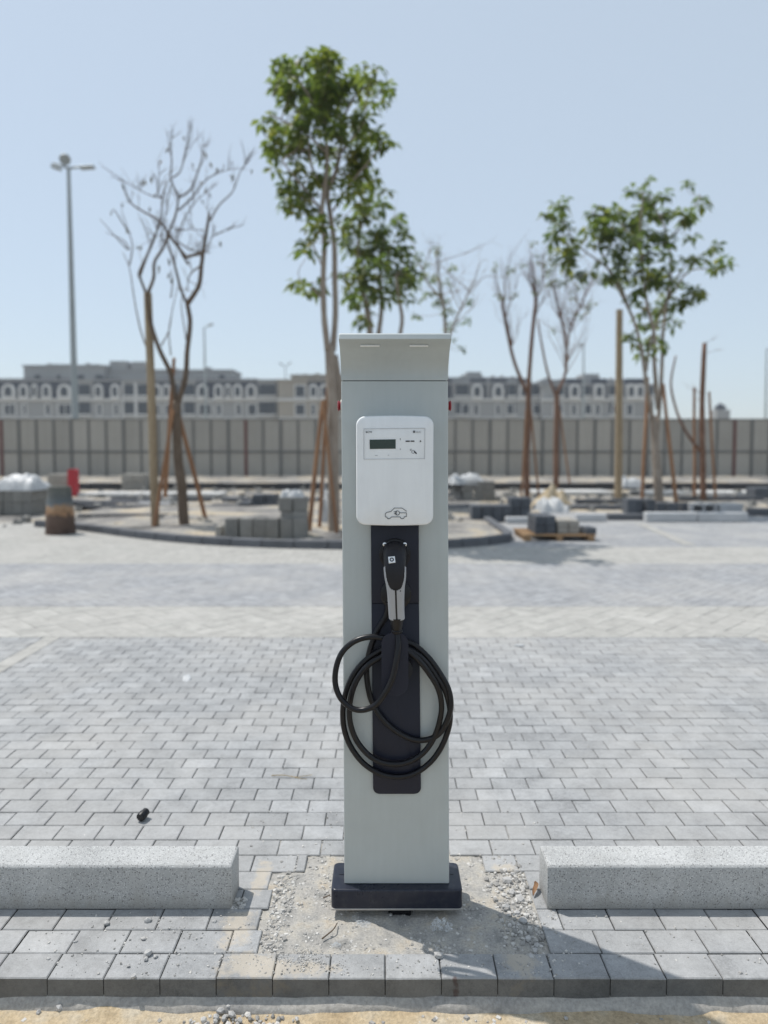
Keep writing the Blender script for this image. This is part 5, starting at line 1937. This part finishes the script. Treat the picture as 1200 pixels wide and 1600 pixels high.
bm_ = None
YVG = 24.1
vk = thing('verge_kerb', Vector((0, YVG, 0)), 'near-black kerb along the raised verge before the hoarding', 'kerb')
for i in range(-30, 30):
    obj('kerb_stone', bxm(i * 0.9 + 0.01, i * 0.9 + 0.89, YVG - 0.1, YVG + 0.09, -0.02, 0.215 + rg.uniform(-0.01, 0.01), 0.012), 'kerb_black', vk)
kerb_line(120, 345, 776, 5, 'slab', 'pale slab in the row behind the rusty drum and leafless tree', 3, 'pale slabs behind the leafless tree', 0.9)
kerb_line(30, 250, 790, 7, 'kerb', 'dark kerb piece in the long row behind the rusty drum', 5, 'dark kerbs behind the drum', 0.3)
kerb_line(345, 530, 784, 6, 'kerb', 'dark kerb piece in the row behind the taller block stack', 4, 'dark kerbs behind the taller stack', 0.3)
kerb_line(120, 260, 812, 8, 'kerb_black', 'black kerb piece lying behind the island edge', 3, 'black kerbs behind the island edge', 0.25)
kerb_line(690, 735, 797, 8, 'kerb', 'dark kerb piece beside the dark low row', 1, None, 0.3)
kerb_line(835, 960, 773, 5, 'slab', 'pale slab in the row behind the sand heap', 3, 'pale slabs behind the sand heap', 1.2)
kerb_line(1000, 1230, 774, 5, 'slab', 'pale slab in the row behind the spreading tree', 5, 'pale slabs behind the spreading tree', 1.0)
kerb_line(835, 1000, 797, 7, 'kerb', 'dark kerb piece in the row right of the sand heap', 4, 'dark kerbs right of the heap', 0.3)

# crumpled white sheets
def cover(px0, px1, py0, py1, Y, dep, label, seed):
    a, b = at(px0, py1, Y), at(px1, py0, Y)
    cx_, hw_ = (a.x + b.x) / 2, (b.x - a.x) / 2
    bm = bmesh.new()
    nx, ny = 26, 14
    G = []
    for j in range(ny + 1):
        rowv = []
        for i in range(nx + 1):
            u, v = -1 + 2 * i / nx, -1 + 2 * j / ny
            edge = max(abs(u), abs(v))
            hgt = (1 - edge ** 6) * (0.62 + 0.45 * (noise.fractal(Vector((u * 2 + seed, v * 2, seed)), 1, 2, 4) + 0.5))
            rowv.append(bm.verts.new((cx_ + u * hw_ * (1 + 0.06 * noise.noise(Vector((v * 3, seed, 0)))), Y + dep / 2 + v * dep / 2, a.z + max(0, hgt) * (b.z - a.z))))
        G.append(rowv)
    for j in range(ny):
        for i in range(nx):
            bm.faces.new((G[j][i], G[j][i + 1], G[j + 1][i + 1], G[j + 1][i]))
    return tag(obj('plastic_sheet', bm, 'sheet', smooth=True, base=True), label, 'plastic sheet')


cover(-16, 52, 744, 767, gr(20, 805).y - 0.02, 0.9, 'white plastic sheet crumpled over the block stack at the far left', 2.0)
cover(703, 760, 742, 757, gr(750, 783).y - 0.05, 0.9, 'white plastic sheet sagging over the block stack right of the charger', 6.0)
cover(846, 892, 780, 806, gr(868, 806).y + 0.6, 0.9, 'white sack slumped on the heap behind the pallet', 11.0)
cover(972, 1010, 747, 762, 21.0, 0.8, 'white sheet heaped between the right timber post and the spreading tree', 15.0)
cover(436, 475, 766, 780, gr(455, 842, .05).y + 0.02, 0.28, 'white paper on top of the taller block stack', 19.0)
cover(496, 520, 766, 830, gr(510, 838).y + 1.2, 0.4, 'pale crumpled plastic standing behind the stake of the tall tree', 23.0)

# heap of sand and stone
def heap(px, py, wpx, hpx, Y, material, label, seed):
    c_ = at(px, py, Y)
    c_.z = 0
    w, h = wpx / FPX * Y / 2, hpx / FPX * Y
    bm = bmesh.new()
    n, m = 24, 10
    prev = None
    for j in range(m + 1):
        r_ = j / m
        ring = [bm.verts.new((c_.x + math.cos(2 * math.pi * k / n) * r_ * w, Y + math.sin(2 * math.pi * k / n) * r_ * w * 0.8,
                              h * (1 - r_ ** 1.3) * (1 + 0.5 * noise.noise(Vector((math.cos(6.283 * k / n) * r_ * 3, math.sin(6.283 * k / n) * r_ * 3, seed)))) - 0.02)) for k in range(n)] if j else [bm.verts.new((c_.x, Y, h))]
        if prev:
            for k in range(n):
                if len(prev) == 1:
                    bm.faces.new((prev[0], ring[k], ring[(k + 1) % n]))
                else:
                    bm.faces.new((prev[k], ring[k], ring[(k + 1) % n], prev[(k + 1) % n]))
        prev = ring
    return tag(obj('sand_heap', bm, material, base=True), label, 'sand heap')


heap(862, 806, 74, 36, 16.6, 'sand', 'pale heap of sand and rubble behind the pallet', 4)
heap(712, 783, 50, 24, 19.0, 'yard', 'low pale heap beside the sheeted stack right of the charger', 8)
heap(318, 835, 60, 14, 12.9, 'yard', 'low heap of spoil right of the leafless tree', 12)

# pallet with two block stacks
pg = gr(875, 846)
pa_, pb_ = at(819, 846, pg.y), at(931, 846, pg.y)
pw = pb_.x - pa_.x
pal = thing('pallet', Vector(((pa_.x + pb_.x) / 2, pg.y + 0.45, 0)), 'timber pallet carrying blocks on the paved lane', 'pallet')
for k in range(3):
    x = pa_.x + 0.06 + (pw - 0.12) * k / 2
    obj('pallet_bearer', bxm(x - 0.045, x + 0.045, pg.y, pg.y + 0.9, 0.002, 0.075, 0.004), 'wood', pal)
for k in range(6):
    y_ = pg.y + 0.01 + 0.158 * k
    obj('pallet_board', bxm(pa_.x - 0.01, pb_.x + 0.01, y_, y_ + 0.1, 0.077, 0.098, 0.003), 'wood', pal)
for (xa, xb, top, nx, nz, mt, lb, gp) in ((836, 869, 806, 2, 2, 'block_dark', 'dark block on the pallet', 'dark blocks on the pallet'), (871, 906, 813, 2, 2, 'block_beige', 'beige block on the pallet', 'beige blocks on the pallet')):
    Yp = pg.y + 0.12
    A_, B_ = at(xa, 840, Yp), at(xb, top, Yp)
    for i in range(nx):
        for k in range(nz):
            for j in range(2):
                w, h = (B_.x - A_.x) / nx, (B_.z - 0.1) / nz
                block((A_.x + w * (i + .5), Yp + 0.15 + j * 0.32, 0.1 + k * h), w - .01, 0.3, h - .004, rg.uniform(-.02, .02), mt, where(lb, i, nx, k, nz, j), 'block', gp)
Yp = pg.y + 0.02
block((at(924, 845, Yp).x, Yp + 0.2, 0.1), 0.16, 0.3, 0.10, 0.1, 'block_dark', 'single dark block at the right end of the pallet', 'block', None)

# red barrier post and small dark valve box
YR = 20.5
a, b = at(106, 773, YR), at(118, 733, YR)
bm = bmesh.new()
box(bm, a.x, b.x, YR, YR + 0.2, 0.0, b.z, 0.02, 2)
rp = thing('red_barrier', Vector(((a.x + b.x) / 2, YR + .1, 0)), 'red upright barrier block behind the rusty drum', 'barrier')
bm.free()
obj('barrier_body', prism(bmesh.new(), [(a.x - .02, 0), (b.x + .02, 0), (b.x, 0.25), (b.x, b.z - .04), (b.x - .04, b.z), (a.x + .04, b.z), (a.x, b.z - .04), (a.x, .25)], YR, YR + .22), 'red_paint', rp)
obj('barrier_foot', bxm(a.x - 0.05, b.x + 0.05, YR - 0.06, YR + 0.28, 0.0, 0.05, 0.01), 'red_paint', rp)
YV = 16.0
a, b = at(118, 805, YV), at(131, 788, YV)
bm = bmesh.new()
obox(bm, Vector(((a.x + b.x) / 2, YV, 0)), 0.13, 0.13, b.z, 0.2, 0, 0, 0.01)
obox(bm, Vector(((a.x + b.x) / 2 + 0.03, YV, b.z - 0.06)), 0.24, 0.14, 0.05, 0.3, 0, 0.2, 0.01)
tag(obj('valve_box', bm, 'black', base=True), 'small black capped pipe standing right of the rusty drum', 'pipe')
# site litter as loose stones in the yard
bm = bmesh.new()
rg2 = random.Random(99)
for k in range(900):
    x, y_ = rg2.uniform(-14, 14), rg2.uniform(12.2, 24)
    if x > 1.5 and y_ < 15.6:
        continue
    shard(bm, (x, y_, 0.02), rg2.uniform(0.02, 0.09) * (1 + (rg2.random() < 0.06) * 1.4), rg2)
tag(obj('site_rubble', bm, 'block'), 'broken rubble scattered over the building site', 'rubble', kind='stuff')

# ================================================================== hoarding
YFN = 31.0
zf = at(600, 656, YFN).z
zbase = 0.17
PW = 27.2 / FPX * YFN
fence = thing('hoarding', Vector((0, YFN, zbase)), 'long cream sheet-metal hoarding closing the site', 'fence')
zm = at(600, 706, YFN).z
npan = 27
fr = random.Random(3)
pm_cache = {}
x0p = at(3, 700, YFN).x - PW * 5
for i in range(-12, 64):
    xa = x0p + i * PW
    for (za, zc) in ((zbase + 0.02, zm - 0.03), (zm + 0.03, zf)):
        bm = bmesh.new()
        # pressed sheet with a shallow centre rib
        ol = [(xa + 0.02, 0), (xa + PW * .47, 0), (xa + PW * .5, -0.018), (xa + PW * .53, 0), (xa + PW - .02, 0)]
        f_ = [[bm.verts.new((x, YFN + dy + o_, z)) for x, dy in ol] for z in (za, zc) for o_ in (0.0,)]
        bk = [[bm.verts.new((x, YFN + dy + 0.012, z)) for x, dy in ol] for z in (za, zc)]
        for k in range(4):
            bm.faces.new((f_[0][k], f_[0][k + 1], f_[1][k + 1], f_[1][k]))
            bm.faces.new((bk[0][k + 1], bk[0][k], bk[1][k], bk[1][k + 1]))
        for k in range(4):
            bm.faces.new((f_[1][k], f_[1][k + 1], bk[1][k + 1], bk[1][k]))
        obj('sheet_panel', bm, 'hoarding', fence)
    red = i in (19, 47, 5)
    w = 0.06 if red else (0.034 if i % 3 else 0.055)
    obj('fence_post', bxm(xa - w, xa + w, YFN - 0.06, YFN - 0.012 + 0.08, zbase, zf + (0.02 if i % 3 == 0 else -0.01), 0.004), 'red_steel' if red else 'hoarding_post', fence)
obj('mid_rail', bxm(x0p - 12 * PW, x0p + 64 * PW, YFN - 0.045, YFN - 0.022, zm - 0.045, zm + 0.045), 'hoarding_post', fence)
obj('top_rail', bxm(x0p - 12 * PW, x0p + 64 * PW, YFN - 0.04, YFN + 0.05, zf + 0.002, zf + 0.05), 'hoarding_post', fence)

# ================================================================== apartment blocks behind
YBD = 120.0
mpp = YBD / FPX


def bx_px(x, Y=YBD):
    return at(x, 620, Y).x


def bz_px(y_, Y=YBD):
    return at(600, y_, Y).z


def arch(cx_, z0, w, h, n=8):
    ol = [(cx_ - w / 2, z0), (cx_ + w / 2, z0)]
    for k in range(n + 1):
        a = math.pi * k / n
        ol.append((cx_ + w / 2 * math.cos(a), z0 + h - w / 2 + w / 2 * math.sin(a)))
    return ol


def window(parent, xa, xb, ya, yb, Y, name='window', fw=0.22):
    x0, x1, z0, z1 = bx_px(xa, Y), bx_px(xb, Y), bz_px(yb, Y), bz_px(ya, Y)
    bm = bmesh.new()
    box(bm, x0 - fw, x1 + fw, Y - 0.16, Y + 0.05, z1, z1 + fw)
    box(bm, x0 - fw, x1 + fw, Y - 0.20, Y + 0.05, z0 - fw, z0)
    box(bm, x0 - fw, x0, Y - 0.158, Y + 0.05, z0, z1)
    box(bm, x1, x1 + fw, Y - 0.158, Y + 0.05, z0, z1)
    if x1 - x0 > 1.6:
        xm = (x0 + x1) / 2
        box(bm, xm - 0.06, xm + 0.06, Y - 0.1, Y + 0.05, z0, z1)
    o = obj(name, bm, 'trim', parent)
    obj('pane', bxm(x0 - .02, x1 + .02, Y - 0.05, Y + 0.02, z0 - .02, z1 + .02), 'glass', o)
    return o


def dormer(parent, cx_px, w_px, ya, yb, Y):
    cx_ = bx_px(cx_px, Y)
    w = w_px * Y / FPX
    z0, z1 = bz_px(yb, Y), bz_px(ya, Y)
    o = obj('dormer', prism(bmesh.new(), arch(cx_, z0, w, z1 - z0), Y - 0.45, Y + 0.6), 'trim', parent, smooth=30)
    obj('pane', prism(bmesh.new(), arch(cx_, z0 + (z1 - z0) * 0.2, w * 0.52, (z1 - z0) * 0.62), Y - 0.50, Y - 0.2), 'glass', o)
    return o


def block_building(x0, x1, label, Y, spec, wallmat='render_wall', pent=None, extra=(), z_top_px=595):
    xa, xb = bx_px(x0, Y), bx_px(x1, Y)
    root = thing('apartment_block', Vector(((xa + xb) / 2, Y + 7, -0.14)), label, 'building')
    zt = bz_px(z_top_px + 1, Y)
    obj('wall', bxm(xa, xb, Y, Y + 14, -0.14, zt), wallmat, root)
    zc = bz_px(625.5, Y)
    obj('cornice', bxm(xa - .1, xb + .1, Y - 0.35, Y - 0.003, zc - 0.12, zc + 0.28), 'trim', root)
    obj('sill_course', bxm(xa, xb, Y - 0.14, Y - 0.003, bz_px(654, Y), bz_px(652, Y)), 'trim', root)
    obj('parapet', bxm(xa - .2, xb + .2, Y - 0.2, Y + 14.2, zt + 0.003, zt + 0.35), wallmat, root)
    for (kind, a, b) in spec:
        if kind == 'mansard':
            p = [(Y - 0.25, bz_px(624, Y)), (Y - 0.02, bz_px(596, Y) + .5), (Y + 0.8, bz_px(596, Y) + .5), (Y + .8, bz_px(624, Y))]
            obj('mansard_roof', prism_x(bmesh.new(), p, bx_px(a, Y), bx_px(b, Y)), 'slate', root)
        elif kind == 'dormer':
            dormer(root, a, b, 600, 624, Y - 0.15)
        elif kind == 'win':
            window(root, a, b, 632, 648, Y)
        elif kind == 'hiwin':
            window(root, a, b, 603, 620, Y, 'window')
        elif kind == 'loggia':
            for (q0, q1) in ((601, 621), (629, 650)):
                obj('loggia_opening', bxm(bx_px(a, Y), bx_px(b, Y), Y - 0.08, Y + 0.02, bz_px(q1, Y), bz_px(q0, Y)), 'glass', root)
                bm = bmesh.new()
                box(bm, bx_px(a, Y) - 0.2, bx_px(b, Y) + 0.2, Y - 0.5, Y - 0.09, bz_px(q1, Y), bz_px(q1 - 3, Y))
                obj('balcony', bm, 'trim', root)
        elif kind == 'pier':
            obj('pier', bxm(bx_px(a, Y), bx_px(b, Y), Y - 0.4, Y - 0.004, bz_px(655, Y), bz_px(598, Y)), 'trim', root)
    for (a, b, top, set_, wins) in (pent or ()):
        zp = bz_px(top, Y + set_)
        ph = obj('penthouse', bxm(bx_px(a, Y + set_), bx_px(b, Y + set_), Y + set_, Y + set_ + 7, zt + .36, zp), wallmat, root)
        obj('coping', bxm(bx_px(a, Y + set_) - .2, bx_px(b, Y + set_) + .2, Y + set_ - .2, Y + set_ + 7.2, zp + .003, zp + .3), wallmat, ph)
        for (wa, wb) in wins:
            o = bxm(bx_px(wa, Y + set_), bx_px(wb, Y + set_), Y + set_ - .06, Y + set_ + .05, bz_px(593, Y + set_), bz_px(586, Y + set_))
            obj('window', o, 'glass', ph)
    if pent:
        cr = random.Random(int(x0) + 500)
        for (a, b, top, set_, wins) in pent:
            xx = a + 6
            while xx < b - 8:
                w_ = cr.uniform(3, 8)
                hh_ = cr.uniform(2.0, 5.0)
                if cr.random() < 0.7:
                    Yr = Y + set_ + cr.uniform(1, 3)
                    zz0 = bz_px(top, Y + set_) + 0.31
                    obj('rooftop_unit', bxm(bx_px(xx, Yr), bx_px(xx + w_, Yr), Yr, Yr + 2, zz0, zz0 + hh_ * Yr / FPX), wallmat, root)
                xx += w_ + cr.uniform(4, 16)
    for (a, b, top, set_) in extra:
        obj('stair_tower', bxm(bx_px(a, Y + set_), bx_px(b, Y + set_), Y + set_, Y + set_ + 5, zt + .36, bz_px(top, Y + set_)), wallmat, root)
    return root


block_building(-75, 283, 'long apartment block with slate mansard and arched dormers at the far left', YBD,
               [('mansard', -70, 113), ('dormer', -50, 14), ('dormer', -20, 17), ('dormer', 15, 21), ('dormer', 38.5, 15), ('dormer', 55.5, 9), ('dormer', 74, 15), ('dormer', 102, 21), ('loggia', 123, 141), ('mansard', 146, 190), ('dormer', 155, 14), ('dormer', 181, 14),
                ('win', -55, -40), ('win', -25, -12), ('win', 7, 23), ('win', 37, 41), ('win', 72, 78), ('win', 92, 111), ('win', 153, 158), ('win', 179, 184), ('pier', 191.5, 194), ('loggia', 195, 210), ('pier', 211, 215), ('loggia', 216, 231), ('pier', 232, 235), ('mansard', 237, 268), ('dormer', 246, 14), ('dormer', 261, 12), ('win', 244, 249), ('win', 259, 264), ('loggia', 270, 281)],
               'render_wall', [(38, 165, 573, 4, ((55, 64), (90, 95), (121, 132), (150, 162))), (165, 262, 580, 5, ())], [(172, 199, 564, 6), (207, 227, 565, 6), (78, 86, 569, 6), (101, 109, 569, 6)])
block_building(283.6, 433, 'apartment block with five dormers between the leafless tree and the tall green tree', YBD,
               [('loggia', 288, 304), ('mansard', 306, 402), ('dormer', 317, 17), ('dormer', 342, 14), ('dormer', 357, 9), ('dormer', 372, 15), ('dormer', 393, 17), ('loggia', 405, 431), ('win', 312, 320), ('win', 323, 330), ('win', 339, 345), ('win', 370, 376), ('win', 388, 400)],
               'render_wall', [(262.5, 364, 580, 5, ((343, 351),))], [])
block_building(434.5, 640, 'apartment block with warm beige end wall partly hidden by the charger', YBD - 3,
               [('hiwin', 462, 476), ('win', 462, 476), ('mansard', 481, 530), ('dormer', 490, 14), ('dormer', 507, 14), ('win', 487, 492), ('win', 504, 510), ('loggia', 535, 560), ('mansard', 565, 635), ('dormer', 580, 15), ('dormer', 610, 15)],
               'render_warm', [(455, 640, 588, 5, ())], [])
block_building(641, 846, 'apartment block right of the charger behind the forked tree', YBD + 6,
               [('mansard', 690, 706), ('loggia', 712, 732), ('mansard', 735, 760), ('dormer', 745, 18), ('mansard', 766, 792), ('dormer', 778, 18), ('loggia', 794, 806), ('mansard', 808, 830), ('dormer', 818, 16), ('loggia', 832, 845), ('win', 722, 733), ('win', 741, 747), ('win', 776, 781), ('win', 792, 802), ('win', 834, 844)],
               'render_wall', [(641, 815, 592, 5, ())], [(729, 752, 581, 6)], 600)
block_building(847, 1022, 'apartment block behind the right timber post and spreading tree', YBD + 4,
               [('loggia', 866, 880), ('mansard', 884, 910), ('dormer', 897, 17), ('loggia', 912, 922), ('mansard', 924, 948), ('dormer', 935, 17), ('loggia', 952, 972), ('mansard', 976, 1008), ('dormer', 985, 14), ('dormer', 999, 13), ('loggia', 1010, 1020), ('win', 866, 878), ('win', 894, 900), ('win', 914, 924), ('win', 931, 937), ('win', 958, 972), ('win', 980, 988)],
               'render_wall', [(846, 1000, 596, 5, ())], [(911, 936, 584, 6)], 602)
# distant small tower
YTW = 150
g0, g1 = at(1120, 640, YTW), at(1141, 640, YTW)
tw = thing('distant_tower', Vector(((g0.x + g1.x) / 2, YTW + 1.5, -0.14)), 'small distant tower with stepped top above the hoarding on the right', 'building')
obj('wall', bxm(g0.x, g1.x, YTW, YTW + 3, -0.14, at(1130, 640, YTW).z), 'render_wall', tw)
cxw = (g0.x + g1.x) / 2
zt_ = at(1130, 639, YTW).z
bm = bmesh.new()
box(bm, cxw - 0.85, cxw + 0.85, YTW + .6, YTW + 2.4, zt_, zt_ + 0.7)
tube(bm, [(cxw, YTW + 1.5, zt_ + .7), (cxw, YTW + 1.5, zt_ + 1.0), (cxw, YTW + 1.5, zt_ + 1.4)], [0.8, 0.6, 0.1], n=12)
obj('roof', bm, 'slate', tw)


# ================================================================== street lamps
def street_lamp(px_top, py_top, px_foot, Y, arms, w, label, lean=0.0):
    top = at(px_top, py_top, Y)
    foot = Vector((at(px_foot, 655, Y).x, Y, -0.14))
    root = thing('street_lamp', foot, label, 'street lamp', 'street lamps beyond the hoarding')
    r0 = w / FPX * Y / 2
    bm = bmesh.new()
    tube(bm, [foot, foot.lerp(top, 0.3), foot.lerp(top, 0.7), top], [r0 * 1.25, r0 * 1.1, r0 * 0.85, r0 * 0.6], n=12)
    obj('pole', bm, 'galv', root, smooth=50)
    for (dx, dy, th) in arms:
        end = at(px_top + dx, py_top + dy, Y)
        bm = bmesh.new()
        d_ = (end - top)
        tube(bm, smooth_path([top, top + d_ * 0.45 + Vector((0, 0, 0.02)), end], 3), r0 * 0.45, r0 * 0.35, n=8)
        arm = obj('arm', bm, 'galv', root, smooth=50)
        bm = bmesh.new()
        L = d_.length
        obox(bm, top + d_ * 0.74 - Vector((0, 0, 0.10)), L * 0.55, th * 2.4, th, 0, 0, -math.atan2(d_.z, d_.x) if d_.x > 0 else -math.atan2(d_.z, d_.x), 0.02)
        obj('lamp_head', bm, 'galv', arm)
    return root


lamp = street_lamp(107, 263, 118, 38.0, ((-25, -8, 0.14), (40, -3, 0.14)), 9.0, 'tall double-arm street lamp with a round floodlight on top at the left')
c_ = at(101.5, 249, 38.0)
bm = bmesh.new()
d_ = Vector((0.35, -0.8, -0.45)).normalized()
tube(bm, [c_ - d_ * 0.16, c_ - d_ * 0.12, c_ + d_ * 0.03, c_ + d_ * 0.08], [0.12, 0.24, 0.29, 0.27], n=18)
obj('floodlight', bm, 'galv', lamp, smooth=40)
street_lamp(319, 512, 322, 95.0, ((14, -6, 0.2),), 3.6, 'distant single-arm street lamp left of the tall green tree')
street_lamp(446, 574, 446, 150.0, ((-9, -8, 0.2), (9, -8, 0.2)), 2.2, 'faint distant lamp with two raised arms beside the tall green tree')
street_lamp(912, 536, 912, 95.0, ((-9, 2, 0.2),), 3.4, 'distant street lamp left of the right timber post')
street_lamp(1198, 545, 1197, 95.0, ((9, 1, 0.2),), 3.0, 'distant street lamp at the right edge of the view')

# ================================================================== dusty air
def haze():
    m = bpy.data.materials.new('dusty air')
    m.use_nodes = True
    nt = m.node_tree
    for n in list(nt.nodes):
        nt.nodes.remove(n)
    out = nt.nodes.new('ShaderNodeOutputMaterial')
    v = nt.nodes.new('ShaderNodeVolumePrincipled')
    v.inputs['Color'].default_value = (0.86, 0.91, 0.97, 1)
    v.inputs['Density'].default_value = 0.0008
    v.inputs['Anisotropy'].default_value = 0.2
    nt.links.new(v.outputs[0], out.inputs['Volume'])
    M['haze'] = m
    o = obj('haze', bxm(-260, 260, -60, 260, -1.2, 22.0), 'haze')
    tag(o, kind='stuff')


USE_HAZE = True
if USE_HAZE:
    haze()
